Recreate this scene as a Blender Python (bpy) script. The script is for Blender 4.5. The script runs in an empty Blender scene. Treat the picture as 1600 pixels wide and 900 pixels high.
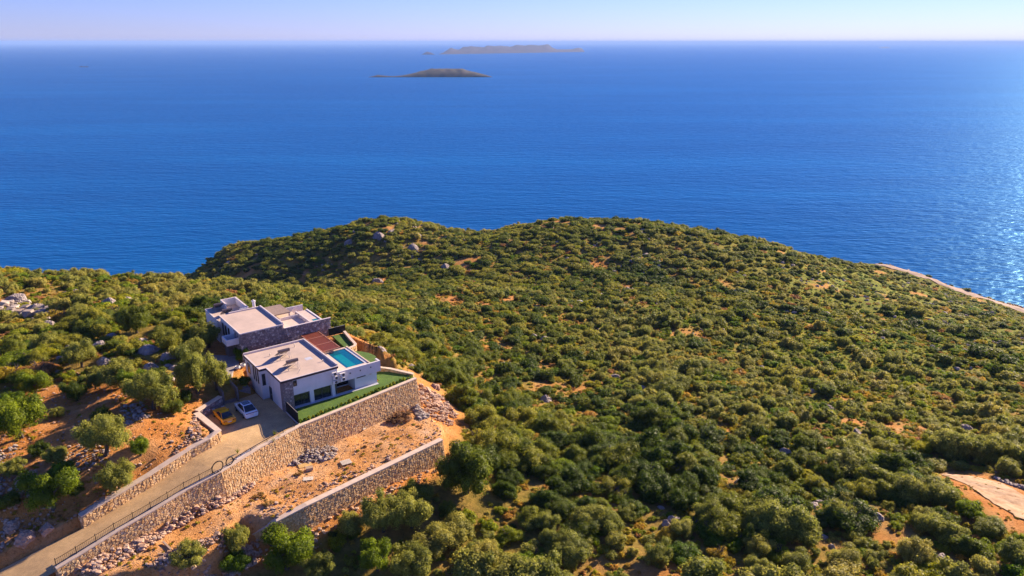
import bpy, bmesh, math, random
import numpy as np
from mathutils import Vector, Matrix, noise as mnoise
# ------------------------------------------------------------------ camera, light, exposure
SC = bpy.context.scene
COL = SC.collection
CAMZ, FPX, HOR = 180.0, 1155.0, 65.5
PITCH = math.atan((450 - HOR) / FPX)
cam_d = bpy.data.cameras.new('camera'); cam = bpy.data.objects.new('camera', cam_d); COL.objects.link(cam)
cam.location = (0, 0, CAMZ); cam.rotation_euler = (math.pi / 2 - PITCH, 0, 0)
cam_d.sensor_width = 36; cam_d.lens = 36 * FPX / 1600; cam_d.clip_start = 1; cam_d.clip_end = 300000
SC.camera = cam
SUN_AZ, SUN_EL = math.radians(47.5), math.radians(22.5)
w = bpy.data.worlds.new('World'); SC.world = w; w.use_nodes = True
wn = w.node_tree.nodes; wn.clear()
sky = wn.new('ShaderNodeTexSky'); sky.sky_type = 'NISHITA'; sky.sun_disc = False
sky.sun_elevation = SUN_EL; sky.sun_rotation = SUN_AZ; sky.altitude = 180
sky.air_density = 1.0; sky.dust_density = 0.0; sky.ozone_density = 6.0
bg = wn.new('ShaderNodeBackground'); bg.inputs[1].default_value = 0.070
wo = wn.new('ShaderNodeOutputWorld')
tint = wn.new('ShaderNodeMix'); tint.data_type = 'RGBA'; tint.blend_type = 'MULTIPLY'; tint.inputs[0].default_value = 1.0
tint.inputs[7].default_value = (0.64, 0.60, 1.07, 1)
w.node_tree.links.new(sky.outputs[0], tint.inputs[6]); w.node_tree.links.new(tint.outputs[2], bg.inputs[0]); w.node_tree.links.new(bg.outputs[0], wo.inputs[0])
sl = bpy.data.lights.new('sun', 'SUN'); sl.energy = 5.0; sl.angle = math.radians(0.5); sl.color = (1.0, 0.80, 0.58)
sun = bpy.data.objects.new('sun', sl); COL.objects.link(sun)
sd = Vector((math.sin(SUN_AZ) * math.cos(SUN_EL), math.cos(SUN_AZ) * math.cos(SUN_EL), math.sin(SUN_EL)))
sun.rotation_euler = sd.to_track_quat('Z', 'Y').to_euler(); sun.location = (200, 200, 400)
SC.view_settings.view_transform = 'Standard'; SC.view_settings.look = 'None'
SC.view_settings.exposure = 1.4; SC.view_settings.gamma = 1.0
SC.cycles.max_bounces = 6; SC.cycles.volume_bounces = 0

R = random.Random(7); NR = np.random.RandomState(7)
# ------------------------------------------------------------------ pixel helpers (a pixel gives a direction, the height comes from what it touches)
cP, sP = math.cos(PITCH), math.sin(PITCH)
def ray(u, v):
    y = (450 - v) / FPX
    return ((u - 800) / FPX, cP + y * sP, -sP + y * cP)
def atz(u, v, z):
    d = ray(u, v); t = (z - CAMZ) / d[2]; return Vector((t * d[0], t * d[1], z))
def atD(u, v, D):
    d = ray(u, v); t = D / d[1]; return Vector((t * d[0], t * d[1], CAMZ + t * d[2]))
def project(x, y, z):
    zz = z - CAMZ; dep = y * cP - zz * sP; up = y * sP + zz * cP
    return 800 + FPX * x / dep, 450 - FPX * up / dep, dep
TH = math.radians(37.5)
O = atz(439, 596, 130.6); O2 = (O.x, O.y)
E1 = (math.cos(TH), math.sin(TH)); E2 = (-math.sin(TH), math.cos(TH))
def L2W(a, b): return (O.x + a * E1[0] + b * E2[0], O.y + a * E1[1] + b * E2[1])
def W2L(p): return ((p[0] - O.x) * E1[0] + (p[1] - O.y) * E1[1], (p[0] - O.x) * E2[0] + (p[1] - O.y) * E2[1])
SITE = 125.3; TERR = 120.4
def terr(x): return np.interp(x, [-62, -52, -40, -16], [121.0, 120.6, 120.6, 120.8])

# ------------------------------------------------------------------ object helpers
def tag(o, label=None, cat=None, group=None, kind=None):
    if label: o['label'] = label
    if cat: o['category'] = cat
    if group: o['group'] = group
    if kind: o['kind'] = kind
    return o
def empty(name, loc=(0, 0, 0), rz=0):
    o = bpy.data.objects.new(name, None); COL.objects.link(o); o.location = loc; o.rotation_euler = (0, 0, rz)
    o.empty_display_size = 0.3; return o
class MB:
    def __init__(s): s.v = []; s.f = []
    def poly(s, vs, fs):
        n = len(s.v); s.v += [tuple(p) for p in vs]; s.f += [tuple(i + n for i in f) for f in fs]; return s
    def box(s, x0, x1, y0, y1, z0, z1):
        return s.poly([(x0, y0, z0), (x1, y0, z0), (x1, y1, z0), (x0, y1, z0), (x0, y0, z1), (x1, y0, z1), (x1, y1, z1), (x0, y1, z1)],
                      [(0, 3, 2, 1), (4, 5, 6, 7), (0, 1, 5, 4), (1, 2, 6, 5), (2, 3, 7, 6), (3, 0, 4, 7)])
    def prism(s, pts, z0, z1):
        n = len(pts); a = sum(pts[i][0] * pts[(i + 1) % n][1] - pts[(i + 1) % n][0] * pts[i][1] for i in range(n))
        if a < 0: pts = pts[::-1]
        zt = lambda z, i: z[i] if isinstance(z, (list, tuple)) else z
        return s.poly([(p[0], p[1], zt(z0, i)) for i, p in enumerate(pts)] + [(p[0], p[1], zt(z1, i)) for i, p in enumerate(pts)],
                      [tuple(range(n - 1, -1, -1)), tuple(range(n, 2 * n))] + [(i, (i + 1) % n, n + (i + 1) % n, n + i) for i in range(n)])
    def tube(s, p, q, r0, r1=None, n=6):
        r1 = r0 if r1 is None else r1; p = Vector(p); q = Vector(q); d = (q - p).normalized()
        a = d.orthogonal().normalized(); b = d.cross(a)
        vs = [p + r0 * (a * math.cos(t) + b * math.sin(t)) for t in [2 * math.pi * i / n for i in range(n)]]
        vs += [q + r1 * (a * math.cos(t) + b * math.sin(t)) for t in [2 * math.pi * i / n for i in range(n)]]
        return s.poly(vs, [(i, (i + 1) % n, n + (i + 1) % n, n + i) for i in range(n)] + [tuple(range(n - 1, -1, -1)), tuple(range(n, 2 * n))])
    def path(s, pts, r, n=6, closed=False):
        for i in range(len(pts) - (0 if closed else 1)): s.tube(pts[i], pts[(i + 1) % len(pts)], r, r, n)
        return s
    def mesh(s, name, mat, smooth=False):
        me = bpy.data.meshes.new(name); me.from_pydata(s.v, [], s.f); me.materials.append(mat)
        if smooth: me.polygons.foreach_set('use_smooth', [True] * len(me.polygons))
        me.update(); return me
    def build(s, name, mat, parent=None, smooth=False, bevel=0):
        o = bpy.data.objects.new(name, s.mesh(name, mat, smooth)); COL.objects.link(o)
        if parent: o.parent = parent
        if bevel:
            bm = bmesh.new(); bm.from_mesh(o.data); bmesh.ops.recalc_face_normals(bm, faces=bm.faces[:])
            bmesh.ops.bevel(bm, geom=[e for e in bm.edges if len(e.link_faces) == 2 and e.calc_face_angle() > 0.5], offset=bevel, segments=2, affect='EDGES', clamp_overlap=True)
            bm.to_mesh(o.data); bm.free(); o.data.update()
        return o
def link(name, me, parent=None, loc=None, rz=None, sc=None):
    o = bpy.data.objects.new(name, me); COL.objects.link(o)
    if parent: o.parent = parent
    if loc is not None: o.location = loc
    if rz is not None: o.rotation_euler = rz if isinstance(rz, tuple) else (0, 0, rz)
    if sc is not None: o.scale = sc if isinstance(sc, (tuple, list)) else (sc, sc, sc)
    return o

# ------------------------------------------------------------------ materials
def nt(name):
    m = bpy.data.materials.new(name); m.use_nodes = True; t = m.node_tree; t.nodes.clear()
    o = t.nodes.new('ShaderNodeOutputMaterial'); b = t.nodes.new('ShaderNodeBsdfPrincipled'); t.links.new(b.outputs[0], o.inputs[0])
    return m, t, b
def N(t, ty, **kw):
    n = t.nodes.new(ty)
    for k, v in kw.items():
        if k.startswith('i_'): n.inputs[k[2:].replace('_', ' ')].default_value = v
        else: setattr(n, k, v)
    return n
def ramp(t, fac, stops):
    r = t.nodes.new('ShaderNodeValToRGB'); e = r.color_ramp.elements
    while len(e) < len(stops): e.new(0.5)
    for k, (p, c) in enumerate(stops): e[k].position = p; e[k].color = (*c, 1) if len(c) == 3 else c
    if fac is not None: t.links.new(fac, r.inputs[0])
    return r
def mix(t, fac, a, b, mode='MIX'):
    m = t.nodes.new('ShaderNodeMix'); m.data_type = 'RGBA'; m.blend_type = mode
    for sck, val in ((0, fac), (6, a), (7, b)):
        if hasattr(val, 'is_output'): t.links.new(val, m.inputs[sck])
        else: m.inputs[sck].default_value = val if sck == 0 else (*val, 1)
    return m.outputs[2]
def pmat(name, c1, c2=None, scale=1.0, rough=0.8, bump=0.0, bscale=None, metal=0.0, spec=0.4, coord='Object', detail=6):
    m, t, b = nt(name); c2 = c2 or tuple(x * 0.75 for x in c1)
    tc = N(t, 'ShaderNodeTexCoord'); nz = N(t, 'ShaderNodeTexNoise'); nz.inputs['Scale'].default_value = scale; nz.inputs['Detail'].default_value = detail
    nz.inputs['Roughness'].default_value = 0.65
    t.links.new(tc.outputs[coord], nz.inputs['Vector'])
    r = ramp(t, nz.outputs[0], [(0.32, c2), (0.66, c1)]); t.links.new(r.outputs[0], b.inputs['Base Color'])
    b.inputs['Roughness'].default_value = rough; b.inputs['Metallic'].default_value = metal; b.inputs['Specular IOR Level'].default_value = spec
    if bump:
        n2 = N(t, 'ShaderNodeTexNoise'); n2.inputs['Scale'].default_value = bscale or scale * 4; n2.inputs['Detail'].default_value = 5
        t.links.new(tc.outputs[coord], n2.inputs['Vector'])
        bp = N(t, 'ShaderNodeBump'); bp.inputs['Strength'].default_value = 1; bp.inputs['Distance'].default_value = bump
        t.links.new(n2.outputs[0], bp.inputs['Height']); t.links.new(bp.outputs[0], b.inputs['Normal'])
    return m
def random_island_mat(name, stops, rough=0.9, fine=5.0):
    """stone colours picked per loose piece of the mesh, plus grain"""
    m, t, b = nt(name); g = N(t, 'ShaderNodeNewGeometry'); r = ramp(t, g.outputs['Random Per Island'], stops)
    nz = N(t, 'ShaderNodeTexNoise'); nz.inputs['Scale'].default_value = fine; nz.inputs['Detail'].default_value = 5
    tc = N(t, 'ShaderNodeTexCoord'); t.links.new(tc.outputs['Object'], nz.inputs['Vector'])
    r2 = ramp(t, nz.outputs[0], [(0.3, (0.62, 0.6, 0.58)), (0.7, (1.1, 1.08, 1.05))])
    t.links.new(mix(t, 1.0, r.outputs[0], r2.outputs[0], 'MULTIPLY'), b.inputs['Base Color']); b.inputs['Roughness'].default_value = rough
    b.inputs['Specular IOR Level'].default_value = 0.2
    return m
M = {}
M['white'] = pmat('white_render', (0.70, 0.66, 0.66), (0.60, 0.57, 0.57), 0.7, 0.75, 0.004, 12)
M['coping'] = pmat('pale_coping_stone', (0.66, 0.52, 0.40), (0.52, 0.40, 0.30), 1.4, 0.8, 0.006, 8)
M['roof'] = pmat('beige_roof_screed', (0.60, 0.46, 0.37), (0.44, 0.34, 0.28), 0.22, 0.9, 0.006, 18)
M['rim'] = pmat('roof_rim', (0.66, 0.57, 0.54), (0.56, 0.48, 0.46), 1.2, 0.7)
M['fascia'] = pmat('dark_fascia', (0.045, 0.025, 0.03), (0.03, 0.018, 0.022), 2, 0.5)
M['glass'] = pmat('dark_window_glass', (0.015, 0.022, 0.028), (0.01, 0.014, 0.02), 0.5, 0.06, spec=0.7)
M['frame'] = pmat('dark_window_frame', (0.03, 0.03, 0.035), None, 3, 0.4)
M['door'] = pmat('dark_door', (0.03, 0.026, 0.03), None, 3, 0.5)
M['black'] = pmat('black_metal', (0.012, 0.012, 0.015), None, 4, 0.45, metal=0.3)
M['tile'] = pmat('pale_deck_tile', (0.66, 0.52, 0.42), (0.56, 0.44, 0.36), 1.2, 0.6, 0.003, 6)
M['ledge'] = pmat('grey_deck_stone', (0.55, 0.56, 0.60), (0.45, 0.46, 0.50), 1.5, 0.5)
M['rust'] = pmat('rust_brown_slat', (0.24, 0.055, 0.03), (0.17, 0.04, 0.022), 2.5, 0.6)
M['rustbeam'] = pmat('pergola_beam', (0.46, 0.20, 0.13), (0.36, 0.15, 0.09), 2.5, 0.6)
M['mortar'] = pmat('wall_mortar', (0.52, 0.34, 0.17), (0.38, 0.25, 0.12), 2.2, 0.95, 0.02, 9)
M['mortar2'] = pmat('grey_mortar', (0.20, 0.165, 0.16), (0.14, 0.115, 0.11), 2.2, 0.95, 0.02, 9)
M['stone'] = random_island_mat('tan_wall_stone', [(0, (0.52, 0.30, 0.12)), (0.3, (0.76, 0.50, 0.25)), (0.6, (0.64, 0.42, 0.20)), (0.85, (0.82, 0.60, 0.34)), (1, (0.50, 0.34, 0.18))])
M['stone2'] = random_island_mat('grey_wall_stone', [(0, (0.20, 0.15, 0.15)), (0.3, (0.36, 0.28, 0.27)), (0.55, (0.27, 0.21, 0.21)), (0.8, (0.48, 0.40, 0.37)), (1, (0.62, 0.54, 0.50))])
M['rubble'] = random_island_mat('rubble_stone', [(0, (0.38, 0.21, 0.12)), (0.35, (0.50, 0.32, 0.21)), (0.7, (0.56, 0.40, 0.29)), (1, (0.34, 0.26, 0.22))])
M['greyrubble'] = random_island_mat('grey_rubble_stone', [(0, (0.24, 0.20, 0.18)), (0.4, (0.40, 0.33, 0.28)), (0.8, (0.52, 0.45, 0.39)), (1, (0.34, 0.23, 0.17))])
M['wood'] = pmat('weathered_wood', (0.42, 0.30, 0.21), (0.30, 0.21, 0.14), 5, 0.9)
M['paleboard'] = pmat('pale_board', (0.62, 0.55, 0.44), (0.5, 0.43, 0.33), 2, 0.85)
M['yellowboard'] = pmat('yellow_board', (0.55, 0.36, 0.13), (0.45, 0.28, 0.10), 2, 0.85)
M['bark'] = pmat('bark', (0.11, 0.08, 0.06), (0.06, 0.045, 0.035), 6, 0.95, 0.02, 14)
M['ac'] = pmat('ac_casing', (0.74, 0.70, 0.68), (0.64, 0.60, 0.58), 2, 0.5)
M['fan'] = pmat('ac_fan_grille', (0.07, 0.065, 0.07), None, 3, 0.6)
M['pathstone'] = pmat('path_stone', (0.36, 0.31, 0.29), (0.26, 0.22, 0.20), 1.6, 0.9, 0.01, 8)
M['steel'] = pmat('galvanised_steel', (0.55, 0.50, 0.46), None, 4, 0.4, metal=0.6)
M['panel'] = pmat('solar_collector', (0.02, 0.03, 0.06), (0.015, 0.02, 0.04), 2, 0.15, spec=0.6)
M['tank'] = pmat('heater_tank', (0.16, 0.12, 0.12), (0.11, 0.085, 0.085), 2, 0.4, metal=0.4)
M['concrete'] = pmat('pale_concrete', (0.54, 0.37, 0.22), (0.36, 0.20, 0.095), 0.8, 0.95, 0.03, 3)
M['asphalt'] = pmat('coast_road_surface', (0.42, 0.31, 0.23), (0.30, 0.20, 0.14), 0.3, 0.95)
M['orange'] = pmat('orange_car_paint', (0.92, 0.40, 0.006), (0.88, 0.36, 0.005), 1, 0.22, spec=0.6)
M['carwhite'] = pmat('white_car_paint', (0.80, 0.81, 0.83), (0.77, 0.78, 0.80), 1, 0.2, spec=0.6)
M['tyre'] = pmat('tyre_rubber', (0.015, 0.015, 0.016), None, 6, 0.85)
M['rimm'] = pmat('wheel_rim', (0.25, 0.25, 0.26), None, 3, 0.35, metal=0.8)
M['redlamp'] = pmat('red_tail_lamp', (0.25, 0.008, 0.008), None, 3, 0.2)
M['chrome'] = pmat('lamp_glass', (0.6, 0.6, 0.62), None, 3, 0.15)
M['pot'] = pmat('white_pot', (0.72, 0.70, 0.70), None, 3, 0.5)
M['pebble'] = random_island_mat('white_pebbles', [(0, (0.45, 0.43, 0.45)), (0.5, (0.68, 0.66, 0.66)), (1, (0.78, 0.75, 0.74))])
M['brickstep'] = pmat('brown_step_stone', (0.30, 0.22, 0.18), (0.22, 0.155, 0.125), 3, 0.9, 0.01, 10)

def rock_mat(name, c1, c2, c3):
    m, t, b = nt(name); tc = N(t, 'ShaderNodeTexCoord')
    n1 = N(t, 'ShaderNodeTexNoise'); n1.inputs['Scale'].default_value = 1.6; n1.inputs['Detail'].default_value = 9; n1.inputs['Roughness'].default_value = 0.7
    n2 = N(t, 'ShaderNodeTexVoronoi'); n2.inputs['Scale'].default_value = 2.6
    g = N(t, 'ShaderNodeNewGeometry')
    t.links.new(g.outputs['Position'], n1.inputs['Vector']); t.links.new(g.outputs['Position'], n2.inputs['Vector'])
    r = ramp(t, n1.outputs[0], [(0.3, c2), (0.52, c1), (0.74, c3)])
    t.links.new(r.outputs[0], b.inputs['Base Color']); b.inputs['Roughness'].default_value = 0.95; b.inputs['Specular IOR Level'].default_value = 0.15
    ad = N(t, 'ShaderNodeMath', operation='ADD'); t.links.new(n1.outputs[0], ad.inputs[0]); t.links.new(n2.outputs['Distance'], ad.inputs[1])
    bp = N(t, 'ShaderNodeBump'); bp.inputs['Distance'].default_value = 0.35; t.links.new(ad.outputs[0], bp.inputs['Height']); t.links.new(bp.outputs[0], b.inputs['Normal'])
    return m
M['rock'] = rock_mat('limestone', (0.36, 0.30, 0.27), (0.17, 0.145, 0.14), (0.50, 0.42, 0.36))
M['redrock'] = rock_mat('red_limestone', (0.50, 0.32, 0.22), (0.33, 0.18, 0.11), (0.62, 0.46, 0.36))

def leaf_mat(name, stops, patch=None):
    """leaf colour: per plant tint ('tint' of the plant) and per clump variation"""
    m, t, b = nt(name)
    at = N(t, 'ShaderNodeAttribute', attribute_type='INSTANCER', attribute_name='tint')
    cl = N(t, 'ShaderNodeAttribute', attribute_type='GEOMETRY', attribute_name='clump')
    r = ramp(t, at.outputs['Fac'], stops)
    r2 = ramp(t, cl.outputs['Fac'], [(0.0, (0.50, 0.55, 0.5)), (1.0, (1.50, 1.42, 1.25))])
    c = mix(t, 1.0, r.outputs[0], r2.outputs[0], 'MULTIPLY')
    t.links.new(c, b.inputs['Base Color']); b.inputs['Roughness'].default_value = 0.6; b.inputs['Specular IOR Level'].default_value = 0.25
    tr = N(t, 'ShaderNodeBsdfTranslucent'); t.links.new(c, tr.inputs[0])
    mx = N(t, 'ShaderNodeMixShader'); mx.inputs[0].default_value = 0.48
    out = [n for n in t.nodes if n.type == 'OUTPUT_MATERIAL'][0]
    t.links.new(b.outputs[0], mx.inputs[1]); t.links.new(tr.outputs[0], mx.inputs[2]); t.links.new(mx.outputs[0], out.inputs[0])
    return m
M['leaf_dark'] = leaf_mat('dark_evergreen_leaf', [(0, (0.08, 0.125, 0.008)), (0.5, (0.19, 0.22, 0.018)), (1, (0.32, 0.31, 0.032))])
M['leaf_olive'] = leaf_mat('olive_leaf', [(0, (0.26, 0.28, 0.045)), (0.5, (0.34, 0.34, 0.060)), (1, (0.42, 0.37, 0.075))])
M['leaf_green'] = leaf_mat('bright_green_leaf', [(0, (0.12, 0.21, 0.007)), (0.5, (0.24, 0.30, 0.010)), (1, (0.36, 0.355, 0.014))])
M['leaf_yellow'] = leaf_mat('yellow_scrub_leaf', [(0, (0.34, 0.32, 0.018)), (0.5, (0.46, 0.34, 0.028)), (0.8, (0.50, 0.30, 0.05)), (1, (0.44, 0.23, 0.08))])
M['leaf_dry'] = leaf_mat('dry_straw', [(0, (0.42, 0.24, 0.07)), (1, (0.48, 0.30, 0.10))])
M['leaf_brown'] = leaf_mat('brown_brushwood', [(0, (0.22, 0.12, 0.06)), (1, (0.30, 0.17, 0.09))])

# ------------------------------------------------------------------ terrain shape
ctrl = []
def cz(u, v, z): p = atz(u, v, z); ctrl.append((p.x, p.y, z))
def cD(u, v, D): p = atD(u, v, D); ctrl.append(tuple(p))
for u, v, z in [(0, 620, 127.8), (100, 600, 127.9), (160, 690, 127.5), (60, 760, 126.3), (0, 840, 123.4), (230, 690, 127.4), (290, 680, 127.4), (200, 745, 126.6),
                (250, 600, 128.6), (320, 575, 129), (300, 515, 127), (-200, 640, 128), (-200, 800, 125), (690, 725, 117.2), (550, 860, 116), (400, 890, 115.6),
                (200, 960, 116), (620, 562, 121), (700, 880, 114.5), (1000, 880, 113), (1300, 880, 112), (1600, 880, 112), (1900, 880, 112), (800, 750, 114),
                (1000, 750, 111), (1200, 750, 109), (1400, 750, 108), (1600, 750, 107.5), (1900, 750, 106.5), (0, 530, 126), (100, 500, 121.5), (20, 470, 118),
                (740, 660, 116), (700, 600, 113.5)]:
    cz(u, v, z)
for u, v, D in [(0, 430, 228), (120, 434, 233), (250, 445, 232), (-250, 425, 225), (340, 452, 214), (430, 460, 210), (500, 472, 200), (560, 500, 176), (700, 560, 163),
                (450, 430, 348), (600, 430, 328), (600, 390, 358), (590, 346, 385), (550, 352, 390), (660, 358, 385), (745, 369, 392), (850, 349, 392), (1020, 352, 387), (1100, 362, 387),
                (1200, 382, 397), (1300, 407, 425), (1380, 425, 455), (450, 377, 402), (330, 417, 432), (270, 442, 478), (640, 480, 222), (750, 480, 230), (900, 480, 248),
                (1100, 480, 256), (1300, 480, 285), (1450, 480, 345), (1570, 492, 420), (1700, 520, 400), (830, 430, 310), (1000, 430, 302), (1200, 430, 318), (1350, 440, 375),
                (900, 560, 185), (1100, 560, 195), (1300, 560, 205), (1500, 560, 215), (1620, 560, 222), (1900, 560, 225), (800, 650, 130), (1000, 650, 138), (1200, 650, 145),
                (1400, 650, 150), (1600, 650, 152), (1900, 650, 150)]:
    cD(u, v, D)
# behind the skylines the land falls to the sea
for u, D, z in [(0, 300, 70), (120, 305, 66), (250, 300, 62), (-250, 300, 72), (0, 390, 12), (150, 400, 8), (300, 330, 60), (200, 470, -14), (0, 470, -25), (-250, 400, 5), (-300, 480, -25),
                (300, 440, 22), (590, 440, 66), (745, 450, 58), (850, 450, 66), (1020, 440, 66), (450, 470, 40), (330, 520, 6), (270, 545, -6), (200, 545, -18),
                (590, 520, 15), (745, 520, 12), (850, 525, 15), (1020, 520, 18), (1200, 470, 40), (1200, 545, 6), (1100, 540, 8), (590, 590, -18), (850, 600, -18), (1050, 600, -18),
                (450, 560, -14), (1200, 620, -18)]:
    d = ray(u, 400); n = d[1]; ctrl.append((d[0] / n * D, d[1] / n * D, z))
for x in (-90, -30, 30, 90): ctrl.append((x, 42, 113.5))
ROADC = [atz(u, v, z) for u, v, z in [(1368, 413, 15), (1392, 418.5, 14), (1440, 433, 12), (1500, 452, 10), (1600, 482, 8), (1720, 520, 7)]]
for i, p in enumerate(ROADC):
    q = ROADC[min(i + 1, len(ROADC) - 1)]; o_ = ROADC[max(i - 1, 0)]; d = (q - o_).normalized(); n = Vector((-d.y, d.x, 0)).normalized()
    if n.y < 0: n = -n
    for off, z in [(0, p.z), (8, p.z - 0.6), (17, 1.0), (34, -9), (70, -22), (-9, p.z - 0.2)]:
        ctrl.append((p.x + n.x * off, p.y + n.y * off, z))
C = np.array(ctrl); CX = C[:, :2] / 100.0
def tpsk(r2): return np.where(r2 > 1e-12, 0.5 * r2 * np.log(np.maximum(r2, 1e-12)), 0)
n_ = len(C); A_ = np.zeros((n_ + 3, n_ + 3))
A_[:n_, :n_] = tpsk(((CX[:, None] - CX[None]) ** 2).sum(-1)) + np.eye(n_) * 0.004
A_[:n_, n_] = 1; A_[:n_, n_ + 1:] = CX; A_[n_, :n_] = 1; A_[n_ + 1:, :n_] = CX.T
SOL = np.linalg.solve(A_, np.concatenate([C[:, 2], np.zeros(3)]))
def tps(x, y):
    P = np.stack([x, y], -1) / 100.0; out = np.empty(len(P))
    for s in range(0, len(P), 20000):
        p = P[s:s + 20000]; out[s:s + 20000] = tpsk(((p[:, None] - CX[None]) ** 2).sum(-1)) @ SOL[:n_] + SOL[n_] + p @ SOL[n_ + 1:]
    return out
def vnoise(x, y, sc, seed=0):
    """cheap smooth value noise"""
    rs = np.random.RandomState(seed); T = rs.rand(256, 256); x = x / sc; y = y / sc
    xi = np.floor(x).astype(int); yi = np.floor(y).astype(int); fx = x - xi; fy = y - yi; fx = fx * fx * (3 - 2 * fx); fy = fy * fy * (3 - 2 * fy)
    g = lambda a, b: T[a % 256, b % 256]
    return (g(xi, yi) * (1 - fx) + g(xi + 1, yi) * fx) * (1 - fy) + (g(xi, yi + 1) * (1 - fx) + g(xi + 1, yi + 1) * fx) * fy
def sdpoly(x, y, poly):
    """signed distance, positive inside"""
    d = np.full(len(x), 1e18); ins = np.zeros(len(x), bool); n = len(poly)
    for i in range(n):
        ax, ay = poly[i][0], poly[i][1]; bx, by = poly[(i + 1) % n][0], poly[(i + 1) % n][1]
        ex, ey = bx - ax, by - ay; t = np.clip(((x - ax) * ex + (y - ay) * ey) / (ex * ex + ey * ey + 1e-12), 0, 1)
        d = np.minimum(d, (x - ax - t * ex) ** 2 + (y - ay - t * ey) ** 2)
        c = ((ay > y) != (by > y)) & (x < ex * (y - ay) / (ey if abs(ey) > 1e-12 else 1e-12) + ax); ins ^= c
    d = np.sqrt(d); return np.where(ins, d, -d)
def sstep(t): t = np.clip(t, 0, 1); return t * t * (3 - 2 * t)

# site outlines -------------------------------------------------------
W1 = [atz(u, v, z) for u, v, z in [(651, 592, SITE), (560, 630, SITE), (466, 668, SITE), (405, 701, 125.1), (345, 738.5, 124.7), (291, 767, 124.1), (239, 799, 123.4), (182, 832, 122.7), (123, 869, 121.9), (88, 890, 121.5), (30, 925, 120.7), (-40, 965, 120)]]
RL = [atz(u, v, z) for u, v, z in [(329, 700, 125.0), (300, 716, 124.6), (235, 759, 123.6), (130, 823, 122.2), (60, 859, 121.3), (0, 890, 120.6), (-70, 930, 119.8)]]
PB = [Vector((*L2W(-11.3, 5.0), SITE)), Vector((*L2W(-11.0, 1.5), SITE)), Vector((*L2W(-10.6, -2.0), SITE))]
PLAT = [(p.x, p.y) for p in W1] + [(p.x, p.y) for p in RL[::-1]] + [(p.x, p.y) for p in PB[::-1]] + [L2W(-6.2, 8.6), L2W(-1.2, 9.2), L2W(-1, 15), L2W(17, 15), L2W(21, 3)]
WL = [atz(u, v, z) for u, v, z in [(692, 688, 121.0), (620, 723, 120.95), (550, 757, 120.9), (480, 791, 120.8), (432, 816, 120.3), (404, 831, 119.0), (382, 842, 117.4)]]
TPOLY = [(p.x, p.y) for p in WL] + [tuple(atz(u, v, 119.5)[:2]) for u, v in [(345, 862), (260, 905), (120, 925), (110, 890)]] + [(p.x, p.y) for p in W1[6::-1]] + [tuple(atz(u, v, TERR)[:2]) for u, v in [(662, 640), (700, 668)]]
UPOLY = [L2W(-7, 14), L2W(-1, 14.5), L2W(17, 15.5), L2W(17, 30), L2W(8, 38), L2W(-1, 38), L2W(-4, 26), L2W(-8, 18)]
GPOLY = [L2W(15, 1.2), L2W(17.6, 0.6), L2W(20.5, 6), L2W(20, 12), L2W(19, 18), L2W(15, 18)]
mid = [((W1[i].x + RL[j].x) / 2, (W1[i].y + RL[j].y) / 2, RL[j].z) for i, j in [(3, 0), (4, 1), (5, 2), (7, 3), (9, 4), (10, 5), (11, 6)]]
def roadz(x, y):
    best = np.full(len(x), 1e18); z = np.zeros(len(x))
    for i in range(len(mid) - 1):
        a, b = mid[i], mid[i + 1]; ex, ey = b[0] - a[0], b[1] - a[1]
        t = np.clip(((x - a[0]) * ex + (y - a[1]) * ey) / (ex * ex + ey * ey), 0, 1)
        d = (x - a[0] - t * ex) ** 2 + (y - a[1] - t * ey) ** 2; m = d < best
        best = np.where(m, d, best); z = np.where(m, a[2] + t * (b[2] - a[2]), z)
    la = (x - O.x) * E1[0] + (y - O.y) * E1[1]; lb = (x - O.x) * E2[0] + (y - O.y) * E2[1]
    s = sstep((lb + 5.0) / 4.0 + np.maximum(la + 2, 0) / 3)
    return z * (1 - s) + SITE * s
def ground(x, y):
    x = np.atleast_1d(np.asarray(x, float)); y = np.atleast_1d(np.asarray(y, float))
    z = tps(x, y)
    far = sstep((np.hypot(x, y) - 90) / 80)
    z = z + (vnoise(x, y, 24, 1) - 0.5) * 3.2 * far + (vnoise(x, y, 9, 2) - 0.5) * (0.5 + 1.0 * far) + (vnoise(x, y, 3.3, 3) - 0.5) * 0.5
    near = (np.abs(x + 35) < 60) & (y > 50) & (y < 175)
    if near.any():
        xs, ys, zs = x[near], y[near], z[near]
        w_ = sstep(sdpoly(xs, ys, UPOLY) / 5 + 1.0); zs = zs * (1 - w_) + 127.6 * w_
        w_ = sstep(sdpoly(xs, ys, GPOLY) / 5.5 + 1.0); zs = zs * (1 - w_) + 128.6 * w_
        w_ = sstep((sdpoly(xs, ys, TPOLY) - 0.4) / 0.7 + 0.5); zt = terr(xs) + (vnoise(xs, ys, 4, 5) - 0.5) * 0.5 + (vnoise(xs, ys, 1.3, 6) - 0.5) * 0.18; zs = zs * (1 - w_) + zt * w_
        sp = sdpoly(xs, ys, PLAT); dw = np.abs(sdpoly(xs, ys, [(p.x, p.y) for p in W1] + [(p.x, p.y) for p in W1[::-1]])); w_ = np.where((sp > -0.45) & (dw > 0.75), 1.0, 0.0)
        rz0 = roadz(xs, ys); out_ = (sp <= 0.7) & (sdpoly(xs, ys, TPOLY) < 0) & (sdpoly(xs, ys, UPOLY) < 0) & (sdpoly(xs, ys, GPOLY) < 0) & (sp > -25)
        zs = np.where(out_, np.minimum(zs, rz0 + 1.15 + 0.28 * np.maximum(-sp, 0) + (vnoise(xs, ys, 2.5, 8) - 0.5) * 0.5), zs)
        zs = np.where(w_ > 0, roadz(xs, ys) - 0.12, zs)
        z[near] = zs
    return z
def gz(x, y): return float(ground([x], [y])[0])

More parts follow.
